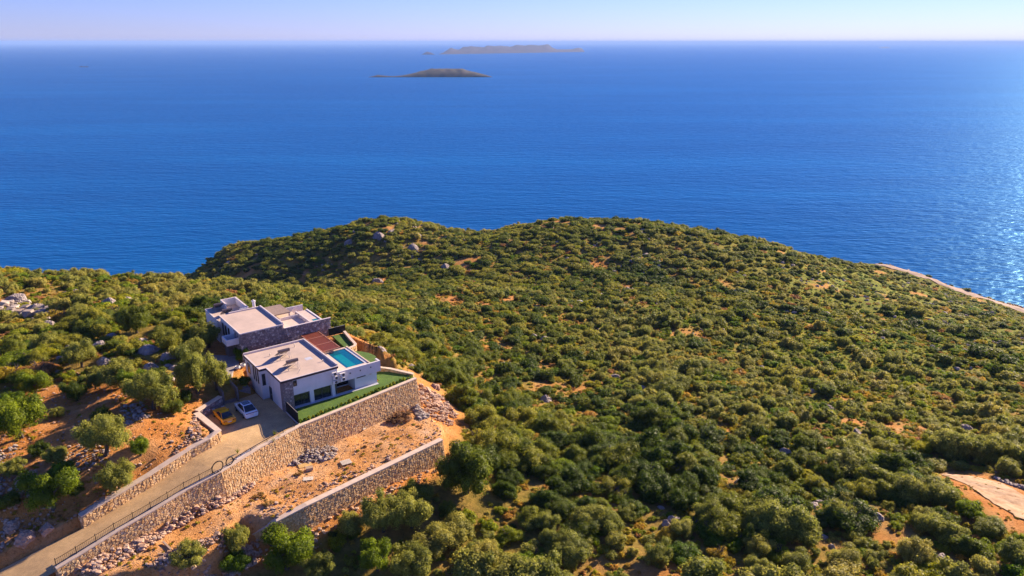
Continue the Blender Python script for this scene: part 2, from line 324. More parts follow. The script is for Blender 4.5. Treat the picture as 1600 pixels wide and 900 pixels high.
# noise mask where scrub stays away (bare soil)
BARE = [
    [tuple(atz(u, v, 127)[:2]) for u, v in [(-90, 628), (0, 632), (60, 622), (140, 606), (200, 616), (262, 622), (300, 610), (345, 625), (332, 700), (130, 818), (0, 880), (-90, 920)]],
    TPOLY, PLAT, UPOLY, GPOLY,
    [tuple(atz(u, v, 116.5)[:2]) for u, v in [(640, 600), (690, 612), (722, 640), (715, 690), (690, 700), (640, 650)]],
    [tuple(atz(u, v, 114.8)[:2]) for u, v in [(700, 690), (690, 760), (600, 815), (450, 880), (300, 940), (150, 960), (300, 870), (410, 828), (550, 757)]],
    [tuple(atz(u, v, 108)[:2]) for u, v in [(1462, 732), (1500, 724), (1560, 745), (1620, 775), (1700, 830), (1660, 885), (1585, 858), (1540, 832), (1490, 775)]],
]
def soilmask(x, y):
    """0 = covered by low scrub, 1 = bare soil"""
    n = 0.55 * vnoise(x, y, 20, 11) + 0.3 * vnoise(x, y, 7.5, 12) + 0.15 * vnoise(x, y, 3, 13)
    m = sstep((n - 0.66) / 0.10) * 0.75
    for bp in BARE: m = np.maximum(m, sstep(sdpoly(x, y, bp) / 2.0 + 0.6))
    return m

# terrain mesh: a warped grid, fine round the villas
def axis(lo, hi, f0, f1, fine, coarse):
    a = [f0]
    while a[-1] < f1: a.append(a[-1] + fine)
    s = fine; b = [a[-1]]
    while b[-1] < hi: s = min(s * 1.12, coarse); b.append(b[-1] + s)
    s = fine; c = [f0]
    while c[-1] > lo: s = min(s * 1.12, coarse); c.append(c[-1] - s)
    return np.array(c[:0:-1] + a + b[1:])
gx = axis(-430, 640, -72, 2, 0.55, 3.6); gy = axis(22, 690, 66, 135, 0.55, 3.6)
XX, YY = np.meshgrid(gx, gy); xf, yf = XX.ravel(), YY.ravel(); zf = np.maximum(ground(xf, yf), -20)
nx, ny = len(gx), len(gy)
idx = np.arange(nx * ny).reshape(ny, nx)
quads = np.stack([idx[:-1, :-1], idx[:-1, 1:], idx[1:, 1:], idx[1:, :-1]], -1).reshape(-1, 4)
keep = (zf[quads].max(1) > -6)
quads = quads[keep]
def np_mesh(name, V, F, mat, smooth=False, k=4):
    me = bpy.data.meshes.new(name); me.vertices.add(len(V)); me.vertices.foreach_set('co', np.asarray(V, np.float32).ravel())
    F = np.asarray(F); me.loops.add(F.size); me.loops.foreach_set('vertex_index', F.astype(np.int32).ravel())
    me.polygons.add(len(F)); me.polygons.foreach_set('loop_start', np.arange(0, F.size, k, dtype=np.int32))
    if smooth: me.polygons.foreach_set('use_smooth', np.ones(len(F), bool))
    me.materials.append(mat); me.update(calc_edges=True); me.validate(); return me
def ground_mat():
    m, t, b = nt('hillside_soil'); g = N(t, 'ShaderNodeNewGeometry'); at = N(t, 'ShaderNodeAttribute', attribute_name='soil')
    def noise(sc, det=6, ro=0.65):
        n = N(t, 'ShaderNodeTexNoise'); n.inputs['Scale'].default_value = sc; n.inputs['Detail'].default_value = det; n.inputs['Roughness'].default_value = ro
        t.links.new(g.outputs['Position'], n.inputs['Vector']); return n.outputs[0]
    soil = ramp(t, noise(0.16, 8), [(0.3, (0.42, 0.155, 0.032)), (0.5, (0.55, 0.235, 0.065)), (0.62, (0.58, 0.29, 0.11)), (0.78, (0.60, 0.37, 0.20))])
    speck = ramp(t, noise(2.2, 4, 0.8), [(0.34, (0.55, 0.5, 0.46)), (0.5, (1, 1, 1)), (0.66, (1, 1, 1)), (0.75, (1.5, 1.5, 1.5))])
    soilc = mix(t, 1.0, soil.outputs[0], speck.outputs[0], 'MULTIPLY')
    dust = ramp(t, N_attr(t, 'terrace'), [(0, (1, 1, 1)), (1, (1.12, 1.30, 1.65))])
    soilc = mix(t, 1.0, soilc, dust.outputs[0], 'MULTIPLY')
    veg = ramp(t, noise(0.075, 7), [(0.34, (0.18, 0.15, 0.025)), (0.48, (0.29, 0.20, 0.045)), (0.6, (0.36, 0.21, 0.06)), (0.75, (0.42, 0.20, 0.08))])
    vs = ramp(t, noise(1.1, 5, 0.75), [(0.3, (0.5, 0.55, 0.5)), (0.7, (1.25, 1.2, 1.2))])
    lush = ramp(t, noise(0.12, 7), [(0.3, (0.11, 0.15, 0.010)), (0.55, (0.21, 0.22, 0.014)), (0.72, (0.33, 0.24, 0.03))])
    vegc = mix(t, 1.0, mix(t, N_attr(t, 'lush'), veg.outputs[0], lush.outputs[0]), vs.outputs[0], 'MULTIPLY')
    t.links.new(mix(t, at.outputs['Fac'], vegc, soilc), b.inputs['Base Color']); b.inputs['Roughness'].default_value = 0.95; b.inputs['Specular IOR Level'].default_value = 0.1
    ad = N(t, 'ShaderNodeMath', operation='ADD'); t.links.new(noise(1.3, 8, 0.75), ad.inputs[0]); t.links.new(noise(5, 3), ad.inputs[1])
    bp = N(t, 'ShaderNodeBump'); bp.inputs['Distance'].default_value = 0.22; t.links.new(ad.outputs[0], bp.inputs['Height']); t.links.new(bp.outputs[0], b.inputs['Normal'])
    return m
def N_attr(t, nm): return N(t, 'ShaderNodeAttribute', attribute_name=nm).outputs['Fac']
M['ground'] = ground_mat()
me = np_mesh('hillside', np.stack([xf, yf, zf], -1), quads, M['ground'], True)
sm = soilmask(xf, yf); sm = np.maximum(sm, sstep((9 - zf) / 5))
a_ = me.attributes.new('soil', 'FLOAT', 'POINT'); a_.data.foreach_set('value', sm.astype(np.float32))
tm = np.maximum(sstep(sdpoly(xf, yf, TPOLY) / 2 + 0.5), sstep((9 - zf) / 5))
a_ = me.attributes.new('terrace', 'FLOAT', 'POINT'); a_.data.foreach_set('value', tm.astype(np.float32))
uu_, vv_, dd_ = project(xf, yf, zf); lu = sstep((uu_ - 950) / 350) * sstep((700 - vv_) / 160) * (dd_ > 1)
a_ = me.attributes.new('lush', 'FLOAT', 'POINT'); a_.data.foreach_set('value', lu.astype(np.float32))
tag(link('hillside', me), 'scrub covered hillside of red soil falling to the sea', 'hillside', kind='structure')

# ------------------------------------------------------------------ sea
def sea_mat():
    m, t, b = nt('sea_water'); g = N(t, 'ShaderNodeNewGeometry')
    mp = N(t, 'ShaderNodeMapping'); mp.inputs['Rotation'].default_value = (0, 0, math.radians(12)); mp.inputs['Scale'].default_value = (0.6, 1.7, 1)
    t.links.new(g.outputs['Position'], mp.inputs['Vector'])
    def noise(sc, det, vec, ro=0.6):
        n = N(t, 'ShaderNodeTexNoise'); n.inputs['Scale'].default_value = sc; n.inputs['Detail'].default_value = det; n.inputs['Roughness'].default_value = ro
        t.links.new(vec, n.inputs['Vector']); return n.outputs[0]
    mp2 = N(t, 'ShaderNodeMapping'); mp2.inputs['Rotation'].default_value = (0, 0, math.radians(-8)); mp2.inputs['Scale'].default_value = (0.35, 2.2, 1); t.links.new(g.outputs['Position'], mp2.inputs['Vector'])
    big = noise(0.0022, 7, mp2.outputs[0], 0.62); mid_ = noise(0.035, 3, mp.outputs[0]); fine = noise(0.14, 4, mp.outputs[0], 0.55)
    c = ramp(t, big, [(0.33, (0.001, 0.064, 0.215)), (0.52, (0.0014, 0.080, 0.255)), (0.62, (0.003, 0.100, 0.295)), (0.72, (0.0015, 0.084, 0.26))])
    t.nodes.remove(b); df = N(t, 'ShaderNodeBsdfDiffuse'); gl = N(t, 'ShaderNodeBsdfGlossy'); gl.inputs['Color'].default_value = (0.32, 0.68, 1.0, 1); gl.inputs['Roughness'].default_value = 0.29
    t.links.new(c.outputs[0], df.inputs['Color']); fr = N(t, 'ShaderNodeFresnel'); fr.inputs['IOR'].default_value = 1.33
    fm = N(t, 'ShaderNodeMath', operation='MULTIPLY'); fm.inputs[1].default_value = 0.46; t.links.new(fr.outputs[0], fm.inputs[0])
    mx = N(t, 'ShaderNodeMixShader'); t.links.new(fm.outputs[0], mx.inputs[0]); t.links.new(df.outputs[0], mx.inputs[1]); t.links.new(gl.outputs[0], mx.inputs[2])
    t.links.new(mx.outputs[0], [n for n in t.nodes if n.type == 'OUTPUT_MATERIAL'][0].inputs[0])
    a1 = N(t, 'ShaderNodeMath', operation='MULTIPLY_ADD'); t.links.new(mid_, a1.inputs[0]); a1.inputs[1].default_value = 2.2; t.links.new(fine, a1.inputs[2])
    bp = N(t, 'ShaderNodeBump'); bp.inputs['Distance'].default_value = 1.0; bp.inputs['Strength'].default_value = 1.0
    t.links.new(a1.outputs[0], bp.inputs['Height'])
    for nd in (df, gl, fr): t.links.new(bp.outputs[0], nd.inputs['Normal'])
    return m
M['sea'] = sea_mat()
S_ = 120000.0
tag(MB().poly([(-S_, -3000, 0), (S_, -3000, 0), (S_, S_, 0), (-S_, S_, 0)], [(0, 1, 2, 3)]).build('sea', M['sea']), 'deep blue open sea reaching the horizon', 'sea', kind='structure')

# ------------------------------------------------------------------ islands
def island(name, outline, base_v0, base_v1, depth, mat, label, seed):
    """outline: (u, v of the crest); the base line lies on the water"""
    u0, u1 = outline[0][0], outline[-1][0]; us = np.linspace(u0, u1, 90); vt = np.interp(us, [p[0] for p in outline], [p[1] for p in outline])
    vb = base_v0 + (base_v1 - base_v0) * (us - u0) / (u1 - u0)
    rows = 13; V = []; rs = np.random.RandomState(seed)
    for i, u in enumerate(us):
        front = atz(u, vb[i], 0); d = ray(u, vt[i]); dp = depth * (0.08 + 0.92 * max(vb[i] - vt[i], 0) / max(vb - vt)); t = (front.y + dp * 0.5) / d[1]; h = max(CAMZ + t * d[2], 0)
        for j in range(rows):
            s = j / (rows - 1); w_ = math.sin(math.pi * s) ** 0.75; y = front.y + dp * s
            jit = 1 + (mnoise.noise((i * 0.23, j * 0.55, seed)) * 0.16 if 0 < j < rows - 1 and j != rows // 2 else 0)
            V.append((front.x * (1 + dp * s / front.y), y, max(h * w_ * jit, 0) - 0.6 - (3 if j in (0, rows - 1) else 0)))
    F = [(i * rows + j, (i + 1) * rows + j, (i + 1) * rows + j + 1, i * rows + j + 1) for i in range(89) for j in range(rows - 1)]
    return tag(MB().poly(V, F).build(name, mat, smooth=True), label, 'island', kind='structure')
M['isle'] = pmat('island_scrub', (0.060, 0.042, 0.028), (0.016, 0.02, 0.013), 0.015, 0.95, coord='Object', detail=9)
M['isle2'] = pmat('far_island_rock', (0.055, 0.035, 0.045), (0.03, 0.022, 0.03), 0.002, 0.95, coord='Object', detail=9)
oc = lambda L: [(560 + x / 4.324, 50 + y / 4.324) for x, y in L]
island('island', oc([(68, 303), (100, 297), (135, 290), (200, 296), (240, 297), (290, 293), (330, 288), (400, 270), (490, 248), (600, 246), (700, 248), (760, 264), (830, 281), (870, 291), (908, 304)]), 120.8, 120.6, 330, M['isle'], 'low brown island with a long flat spit, nearest to the shore', 1)
island('island', oc([(540, 151), (575, 138), (600, 122), (625, 105), (650, 115), (680, 120), (710, 101), (760, 97), (800, 99), (850, 103), (870, 91), (920, 96), (960, 92), (1000, 97), (1030, 99), (1070, 86), (1130, 92), (1180, 87), (1220, 91), (1280, 83), (1310, 105), (1340, 117), (1440, 117), (1480, 106), (1510, 111), (1530, 134)]), 85.0, 81.0, 1700, M['isle2'], 'long jagged hazy island below the horizon', 2)
island('islet', oc([(425, 153), (445, 142), (465, 133), (490, 139), (518, 152)]), 85.3, 85.3, 400, M['isle2'], 'tiny islet beside the left end of the far island', 3)
island('islet', [(123, 105), (127, 103), (131, 104.2), (136, 103.4), (140, 105)], 105, 105, 120, M['isle'], 'small dark rock in the open sea far left', 4)
island('islet', [(1372, 75), (1378, 73.6), (1386, 73.3), (1392, 75)], 75, 75, 1500, M['isle2'], 'faint rock near the horizon far right', 5)

# ------------------------------------------------------------------ stone walls: every stone is a raised piece, cut as a cell round a jittered seed point
def stone_cells(Ls, Hs, size, rnd):
    nx_ = max(1, int(Ls / size)); ny_ = max(1, int(Hs / (size * 0.8))); dx, dy = Ls / nx_, Hs / ny_
    pts = {(i, j): ((i + 0.5 + rnd.uniform(-.36, .36)) * dx, (j + 0.5 + rnd.uniform(-.36, .36)) * dy) for i in range(-2, nx_ + 2) for j in range(-2, ny_ + 2)}
    for i in range(nx_):
        for j in range(ny_):
            px, py = pts[(i, j)]; poly = [(px - 2 * dx, py - 2 * dy), (px + 2 * dx, py - 2 * dy), (px + 2 * dx, py + 2 * dy), (px - 2 * dx, py + 2 * dy)]
            for a in range(-2, 3):
                for b in range(-2, 3):
                    if a == b == 0 or (i + a, j + b) not in pts: continue
                    qx, qy = pts[(i + a, j + b)]; mx, my = (px + qx) / 2, (py + qy) / 2; nx2, ny2 = qx - px, qy - py; out = []
                    for k in range(len(poly)):
                        p, q = poly[k], poly[(k + 1) % len(poly)]
                        sp = (p[0] - mx) * nx2 + (p[1] - my) * ny2; sq = (q[0] - mx) * nx2 + (q[1] - my) * ny2
                        if sp <= 0: out.append(p)
                        if sp * sq < 0: t = sp / (sp - sq); out.append((p[0] + t * (q[0] - p[0]), p[1] + t * (q[1] - p[1])))
                    poly = out
                    if len(poly) < 3: break
            if len(poly) >= 3: yield (px, py), [(min(max(x, 0.01), Ls - 0.01), min(max(y, 0.01), Hs - 0.01)) for x, y in poly]
def stones_on(P0, P1, zb0, zb1, zt0, zt1, out, size, rnd, batter=0.0, mb=None, proud=0.10, tip=None):
    """face from P0 to P1 (xy), bottom heights zb*, top heights zt*; out = outward unit xy normal; batter = outward run per metre of depth below the top"""
    mb = mb or MB(); Ls = math.hypot(P1[0] - P0[0], P1[1] - P0[1]); Hs = max(zt0 - zb0, zt1 - zb1)
    def m3(s, h, off):
        f = s / Ls; zt = zt0 + f * (zt1 - zt0); z = zt - (Hs - h); d = (Hs - h) * batter + off
        return (P0[0] + f * (P1[0] - P0[0]) + out[0] * d, P0[1] + f * (P1[1] - P0[1]) + out[1] * d, z)
    for (cx, cy), poly in stone_cells(Ls, Hs, size, rnd):
        f = cx / Ls; hb = Hs - ((zt0 + f * (zt1 - zt0)) - (zb0 + f * (zb1 - zb0)))
        if cy < hb - 0.1: continue
        k = len(poly); pr = proud * rnd.uniform(0.5, 1.3)
        A = [m3(cx + (x - cx) * 0.92, cy + (y - cy) * 0.92, 0.0) for x, y in poly]
        B = [m3(cx + (x - cx) * 0.72, cy + (y - cy) * 0.72, pr * rnd.uniform(0.75, 1.15)) for x, y in poly]
        mb.poly(A + B, [tuple(range(k, 2 * k))] + [(i, (i + 1) % k, k + (i + 1) % k, k + i) for i in range(k)])
    return mb
def thick_wall(name, pts, zb, label, thick=1.2, side=1, batter=0.10, size=0.5, coping=0.16, cwidth=0.55, smat='stone', mmat='mortar', cmat='coping', both=False, zt=None, cat='wall', group=None):
    """pts = top outer edge (Vectors, z = top); zb = list of bottom z; side=+1: the exposed face is right of the walking direction"""
    root = empty(name, (0, 0, 0)); rnd = random.Random(len(label)); n = len(pts)
    base = pts[0]; root.location = (base.x, base.y, zb[0])
    sh = lambda p: (p[0] - base.x, p[1] - base.y, p[2] - zb[0])
    nrm = []
    for i in range(n):
        d = (pts[min(i + 1, n - 1)] - pts[max(i - 1, 0)]); d.z = 0; d.normalize(); nrm.append((d.y * side, -d.x * side))
    core, stones, cop = MB(), MB(), MB()
    secs = []
    for p, q, b in zip(pts, nrm, zb):
        hh = p.z - b
        secs.append([sh((p.x + q[0] * hh * batter, p.y + q[1] * hh * batter, b)), sh((p.x, p.y, p.z)), sh((p.x - q[0] * thick, p.y - q[1] * thick, p.z)), sh((p.x - q[0] * thick, p.y - q[1] * thick, b))])
    V = [v for s in secs for v in s]; F = []
    for i in range(n - 1):
        for k in range(4): F.append((i * 4 + k, (i + 1) * 4 + k, (i + 1) * 4 + (k + 1) % 4, i * 4 + (k + 1) % 4))
    F += [(0, 1, 2, 3), (4 * n - 1, 4 * n - 2, 4 * n - 3, 4 * n - 4)]
    core.poly(V, F); core.build('core', M[mmat], root)
    for i in range(n - 1):
        d = pts[i + 1] - pts[i]; d.z = 0; d.normalize(); o_ = (d.y * side, -d.x * side)
        a, b = pts[i], pts[i + 1]
        stones_on((a.x, a.y), (b.x, b.y), zb[i], zb[i + 1], a.z, b.z, o_, size, rnd, batter, stones)
        if both:
            stones_on((a.x - o_[0] * thick, a.y - o_[1] * thick), (b.x - o_[0] * thick, b.y - o_[1] * thick), zb[i], zb[i + 1], a.z, b.z, (-o_[0], -o_[1]), size, rnd, 0, stones)
    for p_, e_ in ((0, -1), (n - 1, 1)):   # end faces
        a = pts[p_]; q = nrm[p_]; d = pts[min(p_ + 1, n - 1)] - pts[max(p_ - 1, 0)]; d.z = 0; d.normalize()
        stones_on((a.x - q[0] * thick, a.y - q[1] * thick), (a.x, a.y), zb[p_], zb[p_], a.z, a.z, (d.x * e_, d.y * e_), size, rnd, 0, stones)
    stones.v = [sh(v) for v in stones.v]
    so = stones.build('stone_facing', M[smat], root); so['kind'] = 'stuff'
    if coping:
        V, F = [], []
        for p, q in zip(pts, nrm):
            for off, dz in ((0.10, 0.004), (0.10, coping), (-cwidth, coping), (-cwidth, 0.004)): V.append(sh((p.x + q[0] * off, p.y + q[1] * off, p.z + dz)))
        for i in range(n - 1):
            for k in range(4): F.append((i * 4 + k, (i + 1) * 4 + k, (i + 1) * 4 + (k + 1) % 4, i * 4 + (k + 1) % 4))
        F += [(0, 1, 2, 3), (4 * n - 1, 4 * n - 2, 4 * n - 3, 4 * n - 4)]
        cop.poly(V, F).build('coping', M[cmat], root)
    return tag(root, label, cat, group)
def refine(pts, step):
    out = []
    for a, b in zip(pts[:-1], pts[1:]):
        k = max(1, int((b - a).length / step)); out += [a.lerp(b, i / k) for i in range(k)]
    return out + [pts[-1]]
# tall retaining wall below lawn and driveway
w1 = W1[:10]
zb1 = [float(terr(p.x)) - 0.9 for p in w1]
thick_wall('retaining_wall', w1, zb1, 'tall tan stone retaining wall holding up the villa lawn and driveway', thick=1.5, side=-1, size=0.36, batter=0.17)
thick_wall('terrace_wall', WL, [116.6, 116.5, 116.3, 116.0, 115.8, 115.7, 115.6], 'lower stone retaining wall along the bare earth terrace', thick=1.1, side=-1, size=0.40, batter=0.14, cwidth=0.8)
# garden wall at the left of the driveway with its bend round the parking court
gw = [atz(130, 823, 122.2), atz(235, 759, 123.6), atz(300, 716, 124.6), atz(329, 700, 125.0)]
gwt = [Vector((p.x, p.y, p.z + 1.4)) for p in gw] + [Vector((*L2W(-10.3, -2.6), SITE + 1.45)), Vector((*L2W(-10.7, 0.5), SITE + 1.5)), Vector((*L2W(-11.3, 4.8), SITE + 1.6))]
thick_wall('garden_wall', gwt, [121.6, 123.0, 124.0, 124.5, SITE - .3, SITE - .3, SITE - .3], 'curved stone wall with pale coping along the left of the driveway', thick=0.75, side=1, batter=0.04, size=0.42, cwidth=0.8, both=True)
bwp = [Vector((*L2W(-11.3, 5.1), SITE + 1.6)), Vector((*L2W(-6.9, 7.9), SITE + 1.6))]
thick_wall('court_wall', bwp, [SITE - .3] * 2, 'grey stone wall at the back of the parking court behind the orange car', thick=0.6, side=1, batter=0.0, size=0.45, cwidth=0.7, smat='stone2', mmat='mortar2')

# ------------------------------------------------------------------ driveway, court, lawns
def even(pts, n):
    d = [0.0]
    for a, b in zip(pts[:-1], pts[1:]): d.append(d[-1] + (b - a).length)
    out = []
    for q in np.linspace(0, d[-1], n): j = min(max(int(np.searchsorted(d, q)) - 1, 0), len(pts) - 2); out.append(pts[j].lerp(pts[j + 1], min(max((q - d[j]) / max(d[j + 1] - d[j], 1e-9), 0), 1)))
    return out
def strip_mesh(name, left, right, n, mat, dz, k=8):
    left, right = even(left, n), even(right, n); V, F = [], []
    for a, b in zip(left, right):
        for j in range(k + 1): p = a.lerp(b, j / k); V.append((p.x, p.y, p.z + dz))
    for i in range(len(left) - 1):
        for j in range(k): F.append((i * (k + 1) + j, i * (k + 1) + j + 1, (i + 1) * (k + 1) + j + 1, (i + 1) * (k + 1) + j))
    me = MB().poly(V, F).mesh(name, mat); return link(name, me)
def paving_mat(name, c1, c2, sc):
    m, t, b = nt(name); g = N(t, 'ShaderNodeNewGeometry')
    mp = N(t, 'ShaderNodeMapping'); mp.inputs['Rotation'].default_value = (0, 0, -TH); t.links.new(g.outputs['Position'], mp.inputs['Vector'])
    br = N(t, 'ShaderNodeTexBrick'); br.inputs['Scale'].default_value = sc; br.inputs['Mortar Size'].default_value = 0.025; br.inputs['Color1'].default_value = (*c1, 1); br.inputs['Color2'].default_value = (*c2, 1)
    br.inputs['Mortar'].default_value = (c2[0] * .5, c2[1] * .5, c2[2] * .5, 1); t.links.new(mp.outputs[0], br.inputs['Vector'])
    nz = N(t, 'ShaderNodeTexNoise'); nz.inputs['Scale'].default_value = 0.45; nz.inputs['Detail'].default_value = 8; nz.inputs['Roughness'].default_value = 0.7; t.links.new(g.outputs['Position'], nz.inputs['Vector'])
    r = ramp(t, nz.outputs[0], [(0.3, (0.72, 0.7, 0.68)), (0.7, (1.15, 1.13, 1.1))])
    t.links.new(mix(t, 1.0, br.outputs[0], r.outputs[0], 'MULTIPLY'), b.inputs['Base Color']); b.inputs['Roughness'].default_value = 0.85; b.inputs['Specular IOR Level'].default_value = 0.25
    return m
M['paving'] = paving_mat('driveway_pavers', (0.68, 0.46, 0.23), (0.58, 0.39, 0.19), 2.2)
# paved surface as one fine sheet that follows the driveway level
xs = np.arange(min(p[0] for p in PLAT), max(p[0] for p in PLAT), 0.7); ys = np.arange(min(p[1] for p in PLAT), max(p[1] for p in PLAT), 0.7)
PX, PY = np.meshgrid(xs, ys)
PAVE = [(p.x, p.y) for p in W1[2:]] + [(p.x, p.y) for p in RL[::-1]] + [(p.x, p.y) for p in PB[::-1]] + [L2W(-6.9, 7.9), L2W(-6.2, 8.6), L2W(-1.2, 9.2), L2W(-1.2, 6.3), L2W(0.2, 6.3), L2W(0.2, -0.2)]
def clip_grid(poly, grow):
    import bmesh
    from mathutils.geometry import tessellate_polygon
    bm = bmesh.new(); vs = [bm.verts.new((p[0], p[1], 0)) for p in poly]; bm.faces.new(vs); bmesh.ops.triangulate(bm, faces=bm.faces[:])
    for _ in range(7):
        es = [e for e in bm.edges if e.calc_length() > grow]
        if not es: break
        bmesh.ops.subdivide_edges(bm, edges=es, cuts=1); bmesh.ops.triangulate(bm, faces=bm.faces[:])
    return bm
bm = clip_grid(PAVE, 2.0); co = np.array([v.co[:2] for v in bm.verts]); zz = roadz(co[:, 0], co[:, 1])
for v, z in zip(bm.verts, zz): v.co.z = z
import bmesh
bmesh.ops.recalc_face_normals(bm, faces=bm.faces[:])
me = bpy.data.meshes.new('driveway'); bm.to_mesh(me); bm.free(); me.materials.append(M['paving'])
tag(link('driveway', me), 'paved driveway and parking court', 'driveway', kind='structure')
def lawn_mat():
    m, t, b = nt('mown_grass'); g = N(t, 'ShaderNodeNewGeometry')
    nz = N(t, 'ShaderNodeTexNoise'); nz.inputs['Scale'].default_value = 1.2; nz.inputs['Detail'].default_value = 8; nz.inputs['Roughness'].default_value = 0.75; t.links.new(g.outputs['Position'], nz.inputs['Vector'])
    r = ramp(t, nz.outputs[0], [(0.28, (0.055, 0.10, 0.010)), (0.5, (0.06, 0.135, 0.008)), (0.75, (0.13, 0.20, 0.016))]); t.links.new(r.outputs[0], b.inputs['Base Color']); b.inputs['Roughness'].default_value = 0.9
    bp = N(t, 'ShaderNodeBump'); bp.inputs['Distance'].default_value = 0.06; n2 = N(t, 'ShaderNodeTexNoise'); n2.inputs['Scale'].default_value = 9; t.links.new(g.outputs['Position'], n2.inputs['Vector'])
    t.links.new(n2.outputs[0], bp.inputs['Height']); t.links.new(bp.outputs[0], b.inputs['Normal']); return m
M['lawn'] = lawn_mat()
def slab(name, poly, z0, z1, mat, kind='structure'):
    o = MB().prism([tuple(p[:2]) for p in poly], z0, z1).build(name, mat); o['kind'] = kind; return o
inset = [w1[0].lerp(w1[2], 0.012), w1[2]]
nv = Vector((-(w1[2] - w1[0]).normalized().y, (w1[2] - w1[0]).normalized().x, 0)); nv = nv if nv.y > 0 else -nv
la = [w1[0] + nv * 0.6, w1[1] + nv * 0.6, w1[2] + nv * 0.6]
slab('lawn', [(p.x, p.y) for p in la] + [L2W(0.45, -4.9), L2W(0.45, 0.9), L2W(17, 0.9), L2W(17.4, 3.6), L2W(18.6, 4.4), L2W(20.2, 3.2), L2W(21.0, 1.4), L2W(22.4, -0.4)], SITE - 0.5, SITE + 0.1, M['lawn'])
slab('lawn', [L2W(15.3, 0.9), L2W(16.9, 1.0), L2W(17.7, 3.2), L2W(17.5, 5.0), L2W(16.6, 6.6), L2W(15.3, 7.8)], 127.5, 129.0, M['lawn'])
slab('lawn', [L2W(15.4, 9.6), L2W(16.9, 10.0), L2W(17.5, 12), L2W(18.2, 16.9), L2W(16.0, 16.9)], 127.5, 128.7, M['lawn'])
ed = [Vector((*L2W(a, b), SITE + h)) for a, b, h in ((17.2, 4.9, 0.9), (18.8, 4.3, 0.8), (20.2, 3.0, 0.6), (21.2, 1.3, 0.5), (22.5, -0.7, 0.35))]
thick_wall('garden_edge', ed, [SITE - 0.4] * 5, 'curved low stone edging at the right end of the front lawn', thick=0.45, side=1, batter=0, size=0.4, coping=0.08, cwidth=0.5, both=True)
ed = [Vector((*L2W(a, b), h)) for a, b, h in ((15.5, 8.6, 129.2), (16.9, 9.2, 129.1), (17.5, 10.2, 129.0), (17.9, 13, 129.0), (18.6, 17.0, 129.0))]
thick_wall('garden_edge', ed, [127.6] * 5, 'pale low wall along the upper garden lawns by the pool', thick=0.35, side=1, batter=0, size=0.4, coping=0.08, cwidth=0.4, both=True)
# coast road
left, right = [], []
for i, p in enumerate(ROADC):
    d = (ROADC[min(i + 1, len(ROADC) - 1)] - ROADC[max(i - 1, 0)]); d.z = 0; d.normalize(); n = Vector((-d.y, d.x, 0)); n = n if n.y > 0 else -n
    left.append(p + n * (3.0 + 0.35 * i)); right.append(p - n * (3.6 + 0.9 * i))
cr = strip_mesh('coast_road', left, right, 60, M['asphalt'], 0.0, 6)
me = cr.data; cc = np.empty(len(me.vertices) * 3); me.vertices.foreach_get('co', cc); cc = cc.reshape(-1, 3)
cc[:, 2] = ground(cc[:, 0], cc[:, 1]) + 0.22; me.vertices.foreach_set('co', cc.ravel()); me.update()
for i_ in range(len(cc) // 7):
    for e_ in (0, 6): cc[i_ * 7 + e_, :2] += NR.uniform(-0.9, 0.9, 2)
me.vertices.foreach_set('co', cc.ravel()); me.update(); cr['kind'] = 'structure'
# concrete track in the clearing at the lower right
tr = [atz(u, v, z) for u, v, z in [(1470, 737, 108.2), (1500, 757, 108.2), (1530, 783, 108.2), (1562, 812, 108.2), (1600, 842, 108.2), (1640, 872, 108.2)]]
tl = [atz(u, v, z) for u, v, z in [(1483, 728, 108.2), (1530, 746, 108.2), (1562, 757, 108.2), (1585, 778, 108.2), (1625, 806, 108.2), (1665, 836, 108.2)]]
o = strip_mesh('concrete_track', tr, tl, 22, M['concrete'], 0, 8)
me = o.data; cc = np.empty(len(me.vertices) * 3); me.vertices.foreach_get('co', cc); cc = cc.reshape(-1, 3)
cc[:, :2] += NR.uniform(-0.35, 0.35, (len(cc), 2)); cc[:, 2] = ground(cc[:, 0], cc[:, 1]) + 0.10 + NR.uniform(0, 0.12, len(cc)); me.vertices.foreach_set('co', cc.ravel()); me.update(); o['kind'] = 'structure'

# ------------------------------------------------------------------ the villas (local axes: x along the front, y to the back)
def window(root, axis_, p0, p1, q, z0, z1, out, name='window', mat='glass', depth=0.06):
    """a framed pane on a wall plane; axis_='x': wall runs along x at y=q; out = -1/+1 direction of the outside"""
    fr, gl = MB(), MB(); t = 0.07
    def bx(mb, a0, a1, c0, c1, d0, d1):
        lo, hi = sorted((q + out * d0, q + out * d1))
        if axis_ == 'x': mb.box(a0, a1, lo, hi, c0, c1)
        else: mb.box(lo, hi, a0, a1, c0, c1)
    bx(gl, p0 + t, p1 - t, z0 + t, z1 - t, -0.05, 0.012)
    for a0, a1, c0, c1 in [(p0, p0 + t, z0, z1), (p1 - t, p1, z0, z1), (p0 + t, p1 - t, z1 - t, z1), (p0 + t, p1 - t, z0, z0 + t)]: bx(fr, a0, a1, c0, c1, -0.05, depth)
    g = gl.build(name, M[mat], root); fr.build('frame', M['frame'], g); return g
Z = SITE
v1 = empty('villa', (O.x, O.y, Z), TH)
tag(v1, 'nearer white villa with flat beige roof and blue swimming pool', 'villa', 'villas')
H = 130.6 - Z
FB = 2.35   # soffit of the upper storey
def wallp(mb, name, mat, **k): return mb.build(name, M[mat], v1, **k)
